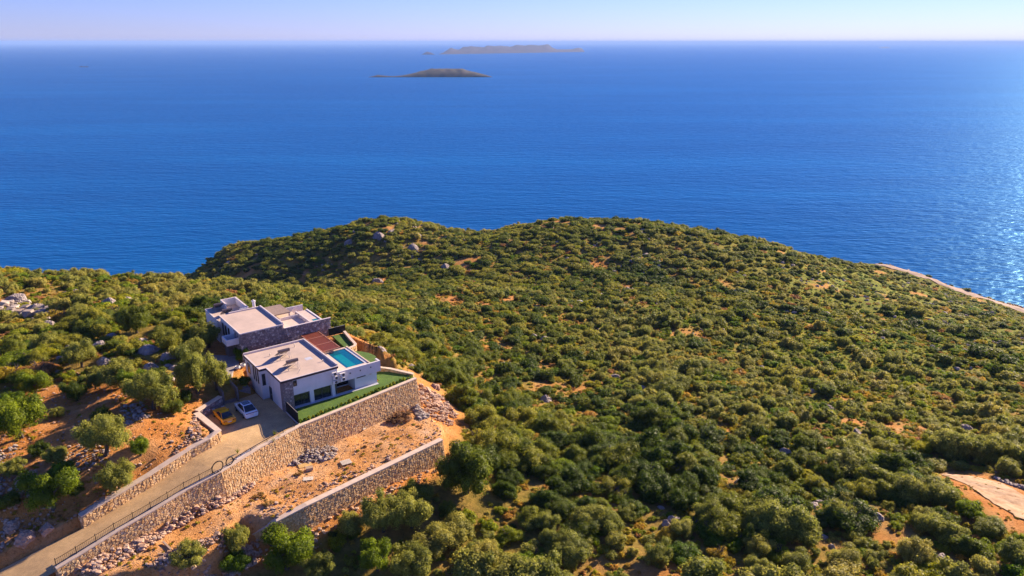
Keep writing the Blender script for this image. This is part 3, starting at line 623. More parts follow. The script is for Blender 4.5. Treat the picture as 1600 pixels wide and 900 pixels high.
# upper storey and ground floor of the main block
mb = MB(); mb.prism([(0.05, 0.05), (9.25, 0.05), (9.25, 13.6), (-1.05, 13.6), (-1.05, 6.4), (0.05, 6.4)], FB, H - 0.36); wallp(mb, 'upper_wall', 'white')
mb = MB(); mb.prism([(0.05, 0.06), (0.6, 0.06), (0.6, 0.75), (9.2, 0.75), (9.2, 13.55), (-1.0, 13.55), (-1.0, 6.42), (0.05, 6.42)], -0.4, FB); wallp(mb, 'ground_floor_wall', 'white')
mb = MB(); mb.prism([(-0.1, -0.1), (9.4, -0.1), (9.4, 13.75), (-1.2, 13.75), (-1.2, 6.25), (-0.1, 6.25)], H - 0.36, H - 0.07); wallp(mb, 'fascia', 'fascia')
mb = MB(); mb.prism([(-0.05, -0.05), (9.35, -0.05), (9.35, 13.7), (-1.15, 13.7), (-1.15, 6.3), (-0.05, 6.3)], H - 0.07, H - 0.03); wallp(mb, 'roof', 'roof')
mb = MB(); rt = 0.22
for a0, a1, b0, b1, hh in [(-0.1, 9.4, -0.1, -0.1 + rt, 0.02), (9.4 - rt, 9.4, 0.13, 13.5, 0.34), (-1.2, 9.4, 13.5, 13.75, 0.30), (-1.2, -1.2 + rt, 6.25, 13.49, 0.02), (-0.97, 0.12, 6.25, 6.25 + rt, 0.02), (-0.1, 0.12, 0.13, 6.24, 0.02)]:
    mb.box(a0, a1, b0, b1, H - 0.06, H + hh)
wallp(mb, 'roof_rim', 'rim')
for a_r, b_r, h_r in ((2.2, 10.6, 0.35), (6.9, 11.8, 0.5), (8.2, 3.2, 0.3)): MB().tube((a_r, b_r, H - 0.05), (a_r, b_r, H + h_r), 0.07, 0.07, 8).tube((a_r, b_r, H + h_r), (a_r, b_r, H + h_r + 0.08), 0.12, 0.04, 8).build('roof_vent', M['steel'], v1)
MB().box(6.3, 7.4, 5.2, 6.3, H - 0.029, H - 0.02).build('roof_patch', M['ledge'], v1)
# stone corner
mb = stones_on((0.0, 0.0), (1.75, 0.0), 0.0, 0.0, H - 0.38, H - 0.38, (0, -1), 0.36, random.Random(3), 0, None, 0.07)
o = wallp(mb, 'stone_corner', 'stone2'); o['kind'] = 'stuff'
mb = MB(); mb.box(0.02, 1.78, -0.03, 0.745, -0.3, H - 0.365); wallp(mb, 'stone_corner_backing', 'mortar2')
# glazing of the ground floor
for a0, a1 in ((1.9, 4.5), (5.15, 8.15)):
    window(v1, 'x', a0, (a0 + a1) / 2, 0.75, 0.1, 2.25, -1, 'glass_door'); window(v1, 'x', (a0 + a1) / 2, a1, 0.75, 0.1, 2.25, -1, 'glass_door')
for a0, a1 in ((4.5, 5.15), (8.2, 8.75)): wallp(MB().box(a0, a1, 0.3, 0.74, 0.0, FB - 0.003), 'pier', 'white')
mb = MB(); mb.box(1.8, 16.4, -0.1, 0.7, -0.3, 0.13); wallp(mb, 'plinth', 'ledge')
window(v1, 'x', 1.85, 2.45, 0.05, H - 1.45, H - 0.5, -1)
# left face: door and windows
mb = MB(); mb.box(-0.02, 0.045, 4.9, 5.95, 0.0, 2.25); d = wallp(mb, 'door', 'door'); MB().box(-0.08, -0.021, 5.05, 5.12, 0.95, 1.2).build('handle', M['steel'], d)
window(v1, 'x', -0.85, -0.3, 6.4, 2.35, 4.35, -1)
for b0 in (7.3, 8.3, 9.3): window(v1, 'y', b0, b0 + 0.42, -1.05, 2.4, 4.7, -1)
window(v1, 'y', 11.3, 12.4, -1.05, 2.6, 4.4, -1)
# pool block
DK = 129.5 - Z
mb = MB(); mb.box(9.26, 16.9, 0.0, 0.28, FB, DK); mb.box(16.62, 16.9, 0.281, 1.3, FB + 0.003, DK - 0.003); mb.box(9.28, 16.6, 0.282, 9.6, FB + 0.002, FB + 0.2); wallp(mb, 'pool_parapet', 'white')
mb = MB(); mb.box(12.35, 16.35, 0.5, 9.5, -0.4, FB - 0.003); mb.box(9.25, 12.34, 3.2, 9.5, -0.4, FB - 0.003); wallp(mb, 'pool_ground_wall', 'white')
mb = MB(); mb.box(9.4, 12.3, 3.1, 3.19, 0.14, 2.2); wallp(mb, 'patio_glass', 'glass')
window(v1, 'x', 12.7, 14.3, 0.5, 1.95, 2.25, -1)
window(v1, 'x', 8.78, 9.15, 0.72, 0.2, 2.2, -1)
mb = MB(); mb.box(9.42, 11.2, 0.283, 9.2, FB + 0.22, DK - 0.1); mb.box(11.2, 14.75, 0.283, 0.95, FB + 0.22, DK - 0.1); mb.box(11.2, 14.75, 8.7, 9.2, FB + 0.22, DK - 0.1); wallp(mb, 'pool_deck', 'tile')
mb = MB(); mb.box(14.55, 15.05, 0.96, 8.69, FB + 0.22, DK - 0.12); wallp(mb, 'overflow_ledge', 'ledge')
mb = MB(); mb.box(15.06, 15.3, 0.3, 9.3, FB - 0.3, DK - 0.02); wallp(mb, 'pool_edge_wall', 'coping')
mb = MB(); mb.box(11.2, 14.55, 0.95, 8.7, FB + 0.21, FB + 0.3); wallp(mb, 'pool_floor', 'tile')
def pool_mat():
    m, t, b = nt('pool_water'); g = N(t, 'ShaderNodeTexCoord'); nz = N(t, 'ShaderNodeTexNoise'); nz.inputs['Scale'].default_value = 2.5; nz.inputs['Detail'].default_value = 4; t.links.new(g.outputs['Object'], nz.inputs['Vector'])
    r = ramp(t, nz.outputs[0], [(0.3, (0.0, 0.085, 0.16)), (0.7, (0.0, 0.12, 0.20))]); t.links.new(r.outputs[0], b.inputs['Base Color']); b.inputs['Roughness'].default_value = 0.05
    bp = N(t, 'ShaderNodeBump'); bp.inputs['Distance'].default_value = 0.01; t.links.new(nz.outputs[0], bp.inputs['Height']); t.links.new(bp.outputs[0], b.inputs['Normal']); return m
M['pool'] = pool_mat()
M['shelf'] = pmat('pool_shallow_water', (0.002, 0.23, 0.26), (0.002, 0.19, 0.22), 2.5, 0.05)
mb = MB(); mb.box(11.21, 14.54, 0.96, 8.69, FB + 0.31, DK - 0.2); wallp(mb, 'pool_water', 'pool')
mb = MB(); mb.box(11.7, 13.1, 1.0, 7.0, DK - 0.201, DK - 0.196); o = wallp(mb, 'shallow_shelf', 'shelf')
for a_l, z_l in ((11.4, 3.45), (13.2, 3.45), (15.1, 3.5)): MB().box(a_l - .09, a_l + .09, -0.07, -0.003, z_l - .1, z_l + .1).build('wall_lamp', M['frame'], v1)
mb = MB(); mb.box(-1.2, 4.6, 13.76, 14.1, H - 0.9, H - 0.1); wallp(mb, 'back_gutter', 'coping')

# pergola over the yard between the villas
pg = empty('pergola', (*L2W(10.4, 8.2), 128.2), TH); tag(pg, 'rust brown slatted pergola roof beside the swimming pool', 'pergola')
PH = 1.75
sl_me = MB().box(0.1, 2.98, 0, 0.14, PH, PH + 0.05).mesh('slat', M['rust'])
for k in range(60): link('slat', sl_me, pg, (0, 0.16 + k * 0.2, 0))
for y0 in (0, 3.2, 6.6, 12.3): MB().box(-0.02, 3.1, y0 - 0.02, y0 + 0.12, PH - 0.12, PH + 0.1).build('beam', M['rustbeam'], pg)
for x0 in (-0.12, 3.1): MB().box(x0, x0 + 0.12, -0.05, 12.5, PH - 0.14, PH + 0.12).build('edge_beam', M['rustbeam'], pg)
for x0 in (0.0, 2.9):
    for y0 in (4.5, 12.2): MB().box(x0, x0 + 0.12, y0, y0 + 0.12, -0.4, PH - 0.15).build('post', M['rustbeam'], pg)
slab('yard_paving', [L2W(9.42, 9.25), L2W(14.8, 9.25), L2W(15.3, 17.6), L2W(9.42, 17.6)], 126.5, 128.25, M['tile'])

# upper villa
v2 = empty('villa', (O.x, O.y, 127.4), TH); tag(v2, 'farther villa with grey stone walls and stepped flat roofs', 'villa', 'villas')
K = 132.8 - 127.4
b2 = lambda name, mat, *boxes: [MB(), None][0] if not boxes else (lambda mb: [mb.box(*bx) for bx in boxes] and mb.build(name, M[mat], v2))(MB())
b2('wall', 'white', (-0.1, 7.3, 17.95, 28.9, -1.5, K - 0.2))
b2('stone_wall_backing', 'mortar2', (-0.15, 16.2, 17.7, 17.94, -2.0, K - 0.9), (-0.14, 7.4, 17.71, 17.94, K - 0.9, K - 0.16), (-0.16, -0.101, 17.72, 21.0, -2, K - 0.2))
mb = stones_on((-0.2, 17.7), (7.4, 17.7), -2, -2, K - 0.14, K - 0.14, (0, -1), 0.42, random.Random(5), 0, None, 0.08)
stones_on((7.4, 17.7), (16.2, 17.7), -2, -2, K - 0.88, K - 0.88, (0, -1), 0.42, random.Random(6), 0, mb, 0.08)
stones_on((-0.16, 17.7), (-0.16, 21.0), -2, -2, K - 0.2, K - 0.2, (-1, 0), 0.42, random.Random(8), 0, mb, 0.08)
o = mb.build('stone_facing', M['stone2'], v2); o['kind'] = 'stuff'
b2('roof', 'roof', (-0.2, 7.4, 17.65, 29.0, K - 0.14, K - 0.02))
b2('roof_rim', 'rim', (-0.25, 7.45, 17.6, 17.78, K - 0.15, K + 0.04), (-0.25, -0.05, 17.79, 29.0, K - 0.15, K + 0.03), (7.2, 7.45, 17.79, 29.0, K - 0.15, K + 0.34), (1.5, 7.19, 28.8, 29.05, K - 0.15, K + 0.22))
b2('wall_coping', 'rim', (7.46, 16.3, 17.6, 17.98, K - 0.87, K - 0.76))
b2('terrace_wall', 'white', (7.46, 7.6, 18.0, 28.9, -1.5, K - 0.9), (7.61, 15.0, 27.6, 27.8, -1.5, K - 0.8))
b2('terrace_floor', 'tile', (7.61, 12.6, 17.99, 27.59, -1.5, K - 1.6))
b2('terrace_parapet', 'rim', (12.6, 12.85, 18.0, 25.5, -1.5, K - 1.0), (9.0, 12.59, 23.6, 23.8, K - 1.59, K - 1.05))
b2('terrace_canopy', 'brickstep', (7.8, 11.4, 24.6, 29.8, K - 0.75, K - 0.55))
for x0 in (7.9, 11.1): b2('canopy_post', 'rim', (x0, x0 + 0.2, 24.7, 24.9, K - 1.59, K - 0.76))
b2('upper_pool_water', 'shelf', (13.4, 14.5, 18.0, 19.7, -1.5, K - 1.15))
b2('upper_pool_deck', 'tile', (12.86, 14.7, 19.71, 25.3, -1.5, K - 1.12), (12.86, 13.39, 18.0, 19.7, -1.5, K - 1.12), (14.51, 14.7, 18.0, 19.7, -1.5, K - 1.12))
b2('upper_pool_edge', 'white', (14.71, 15.0, 18.0, 25.4, -1.5, K - 1.0))
# left wing with its roof yard
W_ = K - 1.0
b2('wing_wall', 'white', (-0.6, 5.2, 29.06, 36.6, -1.5, W_ - 0.1))
b2('wing_roof', 'roof', (-0.4, 5.0, 29.2, 36.4, W_ - 0.1, W_ - 0.02))
b2('wing_rim', 'rim', (-0.65, -0.42, 29.06, 36.65, W_ - 0.12, W_ + 0.14), (-0.41, 2.4, 36.42, 36.65, W_ - 0.12, W_ + 0.14))
b2('roof_yard_wall', 'white', (2.4, 2.6, 33.8, 36.7, W_ - 0.1, W_ + 1.3), (2.61, 5.3, 36.5, 36.7, W_ - 0.1, W_ + 1.3), (5.1, 5.3, 29.5, 36.49, W_ - 0.1, W_ + 1.3), (3.6, 5.09, 29.3, 29.49, W_ - 0.1, W_ + 1.3))
b2('roof_yard_coping', 'rim', (2.35, 2.65, 33.75, 36.75, W_ + 1.3, W_ + 1.36), (2.66, 5.35, 36.45, 36.75, W_ + 1.3, W_ + 1.36), (5.05, 5.35, 29.3, 36.44, W_ + 1.3, W_ + 1.36))
b2('side_screen', 'yellowboard', (5.6, 5.75, 30.5, 35.0, K - 2.2, K - 0.4))
b2('balcony_floor', 'white', (-2.3, -0.17, 18.6, 21.2, K - 2.1, K - 1.9))
b2('balcony_parapet', 'white', (-2.3, -2.1, 18.6, 21.2, K - 1.89, K - 1.0), (-2.09, -0.17, 18.6, 18.8, K - 1.89, K - 1.0), (-2.09, -0.17, 21.0, 21.2, K - 1.89, K - 1.0))
b2('side_wall', 'mortar2', (-1.5, -0.17, 21.3, 23.0, -1.5, K - 2.2))
for y0 in (23.9, 25.6, 27.2): window(v2, 'y', y0, y0 + 0.9, -0.1, 2.0, 4.4, -1)
p = W2L(atz(397, 480, 132.6)); ch = MB(); ch.tube((p[0], p[1], K - 0.4), (p[0], p[1], K + 0.95), 0.28, 0.28, 10).tube((p[0], p[1], K + 0.951), (p[0], p[1], K + 1.1), 0.4, 0.4, 10).tube((p[0], p[1], K + 1.101), (p[0], p[1], K + 1.3), 0.18, 0.12, 10); ch.build('chimney', M['white'], v2)
# path and steps up to the farther villa
stp = empty('garden_steps', (*L2W(-5.5, 8.2), SITE), TH); tag(stp, 'flight of brown stone steps climbing from the parking court', 'steps')
for k in range(11): MB().box(-0.95 - 0.03 * k, 0.95 - 0.03 * k, 0.12 + k * 0.4, 0.54 + k * 0.4, -0.3, 0.19 * (k + 1)).build('step', M['brickstep'], stp)
for s_ in (-1, 1): MB().box(s_ * 1.0 - (0.25 if s_ < 0 else 0), s_ * 1.0 + (0.25 if s_ > 0 else 0), -0.1, 4.6, -0.3, 2.35).build('side_wall', M['mortar2'], stp)
pth = slab('upper_path', [L2W(-6.8, 12.6), L2W(-4.2, 12.6), L2W(-0.9, 17.6), L2W(-0.4, 21), L2W(-3.8, 24), L2W(-5.2, 20), L2W(-6.4, 16)], 126.5, 127.72, M['pathstone'])
thick_wall('path_wall', [Vector((*L2W(-6.7, 13.4), 128.7)), Vector((*L2W(-6.2, 17), 128.7)), Vector((*L2W(-5.1, 20.4), 128.7))], [127.2] * 3, 'low stone wall beside the path under the olive trees', thick=0.4, side=1, batter=0, size=0.4, cwidth=0.45, smat='stone2', mmat='mortar2', cmat='rim', both=True)
pl = empty('planter', (*L2W(-3.9, 9.9), SITE), TH); tag(pl, 'stone planter box beside the steps behind the white car', 'planter')
MB().box(-0.75, 1.9, -0.6, 1.6, -0.3, 1.25).build('body', M['stone2'], pl); MB().box(-0.55, 1.7, -0.4, 1.4, 1.25, 1.32).build('soil', M['mortar2'], pl)
for (a, b, lab) in ((-1.9, 15.3, 'left of the two round white pots in the shady court'), (-0.9, 15.7, 'right of the two round white pots in the shady court')):
    zp = max(gz(*L2W(a, b)), 127.0); o = empty('plant_pot', (*L2W(a, b), zp - 0.02)); tag(o, lab, 'pot', 'white pots')
    pr = [(0.22, 0), (0.42, 0.2), (0.46, 0.42), (0.38, 0.62), (0.33, 0.6), (0.36, 0.45)]; V = [(r * math.cos(t), r * math.sin(t), z) for r, z in pr for t in [2 * math.pi * i / 14 for i in range(14)]]
    MB().poly(V, [(i * 14 + j, i * 14 + (j + 1) % 14, (i + 1) * 14 + (j + 1) % 14, (i + 1) * 14 + j) for i in range(5) for j in range(14)] + [tuple(range(13, -1, -1))]).build('bowl', M['pot'], o, smooth=True)
    MB().tube((0, 0, 0.4), (0, 0, 0.5), 0.35, 0.33, 12).build('soil', M['mortar2'], o)

# solar water heaters on the roofs
def heater(a, b, z, label, rz=0.0, s=1.0):
    t = empty('solar_water_heater', (*L2W(a, b), z), TH + rz); t.scale = (s, s, s); tag(t, label, 'water heater', 'solar water heaters on the villa roofs')
    for x0 in (-0.95, 0.02): MB().poly([(x0, 0.1, 1.15), (x0 + 0.92, 0.1, 1.15), (x0 + 0.92, 1.75, 0.15), (x0, 1.75, 0.15), (x0, 0.15, 1.23), (x0 + 0.92, 0.15, 1.23), (x0 + 0.92, 1.8, 0.23), (x0, 1.8, 0.23)],
                                     [(0, 3, 2, 1), (4, 5, 6, 7), (0, 1, 5, 4), (1, 2, 6, 5), (2, 3, 7, 6), (3, 0, 4, 7)]).build('collector', M['panel'], t)
    tk = MB(); tk.tube((-0.95, -0.1, 1.5), (0.95, -0.1, 1.5), 0.27, 0.27, 12); tk.build('tank', M['tank'], t, smooth=False)
    for x0 in (-0.8, 0.8):
        MB().tube((x0, -0.35, 0), (x0, -0.12, 1.25), 0.035).build('leg', M['steel'], t); MB().tube((x0, 1.7, 0), (x0, 0.0, 1.22), 0.03).build('leg', M['steel'], t)
        MB().tube((x0, -0.33, 0.05), (x0, 1.0, 0.55), 0.025).build('brace', M['steel'], t)
    MB().tube((-0.8, -0.34, 0.25), (0.8, -0.28, 0.9), 0.025).build('brace', M['steel'], t)
    MB().path([(0.9, -0.15, 1.25), (0.95, -0.5, 0.6), (1.0, -0.8, 0.04), (0.4, -1.6, 0.04), (0.1, -2.0, 0.05)], 0.025).build('pipe', M['steel'], t)
    return t
rz_ = 130.6 - 0.03
p = W2L(atz(443, 548, 132.0)); heater(p[0], p[1], rz_, 'solar water heater nearer the back edge of the nearer villa roof')
p = W2L(atz(456, 564, 132.0)); heater(p[0], p[1], rz_, 'solar water heater at the middle of the nearer villa roof')
p = W2L(atz(355, 487, 132.8)); heater(p[0], p[1], 127.4 + W_ - 0.02, 'solar water heater beside the roof yard of the farther villa', s=0.95)
p = W2L(atz(341, 476, 133.0)); heater(min(p[0], 1.3), min(p[1], 34.4), 127.4 + W_ - 0.02, 'solar water heater at the far back corner of the farther villa', s=0.9)
# air conditioners on the front
acm = {}
def aircon(a, z, label):
    t = empty('air_conditioner', (*L2W(a, -0.02), z), TH); tag(t, label, 'air conditioner', 'air conditioners on the front wall')
    MB().box(-0.42, 0.42, -0.36, -0.03, -0.28, 0.28).build('casing', M['ac'], t, bevel=0.02)
    MB().tube((0.1, -0.361, 0), (0.1, -0.375, 0), 0.23, 0.23, 14).build('fan_grille', M['fan'], t)
    MB().box(-0.4, -0.34, -0.3, 0.012, -0.34, -0.285).build('bracket', M['steel'], t); MB().box(0.34, 0.4, -0.3, 0.012, -0.34, -0.285).build('bracket', M['steel'], t)
for a, z, lab in [(8.55, 129.5, 'top air conditioner of the left stack of three'), (8.75, 128.78, 'middle air conditioner of the left stack of three'), (8.65, 128.06, 'bottom air conditioner of the left stack of three'),
                  (9.95, 129.0, 'upper air conditioner of the right stack of two'), (9.95, 128.2, 'lower air conditioner of the right stack of two')]: aircon(a, z, lab)
# black privacy fences
def screen(pa, pb, z, h, label, npan):
    a = Vector((*pa, z)); b = Vector((*pb, z)); d = b - a; t = empty('privacy_fence', a, math.atan2(d.y, d.x)); tag(t, label, 'fence', 'black privacy fences'); Ln = d.length
    for k in range(npan): x0 = k * Ln / npan; MB().box(x0 + 0.05, x0 + Ln / npan - 0.002, -0.02, 0.02, 0.12, h).build('panel', M['black'], t)
    for k in range(npan + 1): x0 = k * Ln / npan; MB().box(x0 - 0.001, x0 + 0.048, -0.035, 0.035, -0.1, h + 0.05).build('post', M['black'], t)
    MB().box(0, Ln, -0.04, 0.04, h + 0.052, h + 0.09).build('top_rail', M['steel'], t)
screen(L2W(0.3, -0.25), L2W(0.3, -5.0), SITE, 1.9, 'black fence between parking court and front lawn', 4)
screen(L2W(15.45, 17.2), L2W(18.7, 17.2), 128.6, 1.5, 'black fence behind the upper garden lawn', 3)
MB().box(0.2, 0.42, -5.2, -0.2, -0.2, 0.12).build('fence_kerb', M['rim'], v1)

# planting bed strip with white pebbles along the court edge
bed = [atz(u, v, SITE) for u, v in [(372, 716), (405, 698), (435, 682), (462, 668)]]
bw_, be_ = MB(), MB()
for i in range(3):
    a, b = bed[i], bed[i + 1]; za, zb_ = [float(roadz(np.array([p.x]), np.array([p.y]))[0]) for p in (a, b)]
    d = (b - a); d.z = 0; d.normalize(); n = Vector((-d.y, d.x, 0)); n = n if n.y > 0 else -n
    for (o0, o1, h, mb) in ((0.25, 0.45, 0.22, bw_), (1.05, 1.2, 0.18, be_)):
        q = [a + n * o0, b + n * o0, b + n * o1, a + n * o1]; zs = [za, zb_, zb_, za]
        mb.poly([(p.x, p.y, z - 0.2) for p, z in zip(q, zs)] + [(p.x, p.y, z + h) for p, z in zip(q, zs)], [(3, 2, 1, 0), (4, 5, 6, 7), (0, 1, 5, 4), (1, 2, 6, 5), (2, 3, 7, 6), (3, 0, 4, 7)])
br_ = empty('flower_bed', (0, 0, 0)); tag(br_, 'narrow pebble bed with low kerbs at the edge of the parking court', 'flower bed')
bw_.build('outer_kerb', M['rim'], br_); be_.build('inner_kerb', M['concrete'], br_)
pb = MB()
for k in range(420):
    t = R.random() * 2.999; i = int(t); a, b = bed[i], bed[i + 1]; p = a.lerp(b, t - i); d = (b - a).normalized(); n = Vector((-d.y, d.x, 0)); n = n if n.y > 0 else -n
    p = p + n * R.uniform(0.5, 1.0); z = float(roadz(np.array([p.x]), np.array([p.y]))[0]) + 0.05; r = R.uniform(0.06, 0.13)
    pb.poly([(p.x + r, p.y, z), (p.x, p.y + r, z), (p.x - r, p.y, z), (p.x, p.y - r, z), (p.x, p.y, z + r), (p.x, p.y, z - r)], [(0, 1, 4), (1, 2, 4), (2, 3, 4), (3, 0, 4)])
o = pb.build('pebbles', M['pebble'], br_); o['kind'] = 'stuff'

# iron railing on the wall top along the driveway
rp = [atz(u, v, 120) for u, v in [(91, 886), (340, 740)]]
def on_wall(u):   # point on the wall's top edge below image column u
    for a, b in zip(W1[:-1], W1[1:]):
        ua, ub = project(*a)[0], project(*b)[0]
        if min(ua, ub) <= u <= max(ua, ub): return a.lerp(b, (u - ua) / (ub - ua)) + Vector((0, 0, 0.16))
inn = Vector((-0.35, 0.25, 0))
posts = [on_wall(u) + inn for u in (91, 123, 153, 182, 211, 239, 265, 291, 315, 335)]
rl = empty('railing', posts[0]); tag(rl, 'black iron railing along the driveway edge', 'railing'); b0 = posts[0]
pm = MB().tube((0, 0, -0.1), (0, 0, 1.0), 0.045, 0.045, 6).tube((0, 0, 1.0), (0, 0, 1.12), 0.07, 0.01, 6).mesh('post', M['black'])
for p in posts: link('post', pm, rl, p - b0)
bal = MB()
for a, b in zip(posts[:-1], posts[1:]):
    a, b = a - b0, b - b0; up = Vector((0, 0, 1))
    for h in (0.12, 0.88): MB().tube(a + up * h, b + up * h, 0.03, 0.03, 5).build('rail', M['black'], rl)
    k = int((b - a).length / 0.2)
    for i in range(1, k): q = a.lerp(b, i / k); bal.tube(q + up * 0.12, q + up * 0.88, 0.014, 0.014, 4)
bal.build('balusters', M['black'], rl)['kind'] = 'stuff'
low = [on_wall(u) + inn for u in (368, 395, 420, 445, 463)]
lr = empty('edge_rail', low[0]); tag(lr, 'low black rail between the iron hoops and the black fence', 'railing')
for p in low: MB().tube(p - low[0] - Vector((0, 0, 0.1)), p - low[0] + Vector((0, 0, 0.42)), 0.05, 0.05, 6).build('post', M['black'], lr)
for a, b in zip(low[:-1], low[1:]): MB().tube(a - low[0] + Vector((0, 0, 0.38)), b - low[0] + Vector((0, 0, 0.38)), 0.06, 0.06, 6).build('rail', M['black'], lr)
def hoop(u, dia, lab):
    p = on_wall(u) + inn * 0.5; d = (on_wall(u + 6) - on_wall(u - 6)).normalized(); t = empty('iron_hoop', p); tag(t, lab, 'hoop', 'black iron hoops')
    r = dia / 2; pts = [d * (r * math.cos(a)) + Vector((0, 0, r * 0.94 + r * math.sin(a))) for a in [2 * math.pi * i / 28 for i in range(28)]]
    MB().path(pts, 0.075, 8, True).build('ring', M['black'], t); MB().tube((0, 0, -0.1), (0, 0, 0.1), 0.12, 0.12, 8).build('foot', M['black'], t)
hoop(342.5, 1.6, 'larger black iron hoop at the end of the driveway railing'); hoop(360.5, 1.15, 'smaller black iron hoop beside the pebble bed')

# ------------------------------------------------------------------ cars
def car(name, at, rz, L_, W_c, Hc, prof, cab, paint, label, suv):
    """prof: (x, z_top, half width) of the lower body; cab: (x, z, half width) of the roof line; x runs to the front"""
    t = empty(name, at, rz); tag(t, label, 'car', 'cars in the parking court')
    V, F = [], []; m = 10
    for x, zt, hw in prof:
        zb = 0.24; ring = [(hw * 0.90, zb), (hw * 0.98, zb + 0.14), (hw, (zb + zt) / 2), (hw * 0.985, zt - 0.12), (hw * 0.90, zt)]
        for y, z in ring + [(-y, z) for y, z in ring[::-1]]: V.append((x, y, z))
    n = len(prof)
    for i in range(n - 1):
        for j in range(m): F.append((i * m + j, i * m + (j + 1) % m, (i + 1) * m + (j + 1) % m, (i + 1) * m + j))
    F += [tuple(range(m - 1, -1, -1)), tuple(range((n - 1) * m, n * m))]
    bo = MB().poly(V, F).build('body', M[paint], t, smooth=True)
    bm = bmesh.new(); bm.from_mesh(bo.data); bmesh.ops.recalc_face_normals(bm, faces=bm.faces[:]); bmesh.ops.split_edges(bm, edges=[e for e in bm.edges if len(e.link_faces) == 2 and e.calc_face_angle() > math.radians(42)]); bm.to_mesh(bo.data); bm.free(); bo.data.update()
    # greenhouse: bottom ring on the body, top ring on the roof
    (xr, xb, xf, xw), zbelt, zroof, hb, ht = cab
    B = [(xr, -hb, zbelt), (xw, -hb, zbelt), (xw, hb, zbelt), (xr, hb, zbelt)]; T = [(xb, -ht, zroof), (xf, -ht, zroof), (xf, ht, zroof), (xb, ht, zroof)]
    Bm = [(xr - .03, -hb - .02, zbelt - 0.1), (xw + .03, -hb - .02, zbelt - 0.1), (xw + .03, hb + .02, zbelt - 0.1), (xr - .03, hb + .02, zbelt - 0.1)]
    c = MB().poly(Bm + B + T, [(8, 9, 10, 11)] + [(k, (k + 1) % 4, 4 + (k + 1) % 4, 4 + k) for k in range(4)] + [(4 + k, 4 + (k + 1) % 4, 8 + (k + 1) % 4, 8 + k) for k in range(4)])
    c.build('cabin', M[paint], t, bevel=0.05)
    def pane(nm, q, s0=0.08, out=0.03):
        q = [Vector(v) for v in q]; ce = sum(q, Vector()) / 4; nn = (q[1] - q[0]).cross(q[3] - q[0]).normalized()
        if nn.dot(ce - Vector((0, 0, zbelt))) < 0: nn = -nn
        q2 = [v.lerp(ce, s0) for v in q]; MB().poly([v + nn * 0.004 for v in q2] + [v + nn * out for v in q2], [(0, 1, 2, 3), (7, 6, 5, 4)] + [(k, (k + 1) % 4, 4 + (k + 1) % 4, 4 + k) for k in range(4)]).build(nm, M['glass'], t)
    pane('rear_window', (B[0], B[3], T[3], T[0])); pane('windscreen', (B[1], B[2], T[2], T[1])); pane('side_window', (B[0], B[1], T[1], T[0]), 0.13); pane('side_window', (B[3], B[2], T[2], T[3]), 0.13)
    if suv: MB().box(xb + 0.25, xf - 0.1, -ht + 0.14, ht - 0.14, zroof + 0.004, zroof + 0.02).build('sunroof', M['glass'], t)
    x_r, x_f = prof[0][0], prof[-1][0]; wb = L_ * 0.29
    for sx in (-1, 1):
        for sy in (-1, 1):
            y = sy * (W_c / 2 - 0.10); wh = MB(); wh.tube((sx * wb, y - sy * 0.13, 0.34), (sx * wb, y + sy * 0.115, 0.34), 0.34, 0.34, 18)
            o = wh.build('wheel', M['tyre'], t); MB().tube((sx * wb, y + sy * 0.116, 0.34), (sx * wb, y + sy * 0.13, 0.34), 0.21, 0.2, 14).build('rim', M['rimm'], o)
    for sy in (-1, 1):
        MB().box(x_f - 0.14, x_f + 0.02, sy * W_c * 0.33 - 0.2, sy * W_c * 0.33 + 0.2, 0.62, 0.76).build('headlight', M['chrome'], t)
        if not suv:
            for k in (0, 1): MB().tube((x_r - 0.02, sy * (W_c * 0.38 - 0.22 * k), 0.72), (x_r + 0.05, sy * (W_c * 0.38 - 0.22 * k), 0.72), 0.09, 0.09, 12).build('tail_light', M['redlamp'], t)
        MB().box(xw - 0.5, xw - 0.3, sy * (hb + 0.06) - 0.09, sy * (hb + 0.06) + 0.09, zbelt + 0.02, zbelt + 0.16).build('mirror', M[paint], t)
    if suv: MB().box(x_r - 0.03, x_r + 0.05, -W_c * 0.42, W_c * 0.42, 0.86, 0.93).build('tail_light_bar', M['redlamp'], t)
    MB().box(x_r - 0.025, x_r + 0.05, -0.27, 0.27, 0.5 if not suv else 0.62, 0.62 if not suv else 0.74).build('number_plate', M['rim'], t)
    MB().box(x_r + 0.1, x_f - 0.1, -W_c * 0.43, W_c * 0.43, 0.16, 0.25).build('underbody', M['tyre'], t)
    t.scale = (1.1, 1.1, 1.1); return t
ca = math.radians(129)
pw = atz(384.5, 641, SITE + 0.4); po = atz(350, 650.5, SITE + 0.4)
zc = lambda p: float(roadz(np.array([p.x]), np.array([p.y]))[0])
cw = car('parked_car', (pw.x, pw.y, zc(pw) + 0.01), ca, 4.7, 1.92, 1.6,
    [(-2.33, 0.80, 0.82), (-2.25, 0.98, 0.92), (-1.6, 1.06, 0.96), (0, 1.03, 0.95), (0.9, 1.0, 0.95), (1.6, 0.94, 0.93), (2.1, 0.84, 0.86), (2.33, 0.62, 0.70)],
    ((-2.05, -1.0, 0.35, 1.3), 1.02, 1.6, 0.84, 0.64), 'carwhite', 'white hatchback crossover car with dark glass roof parked nearer the villa', True)
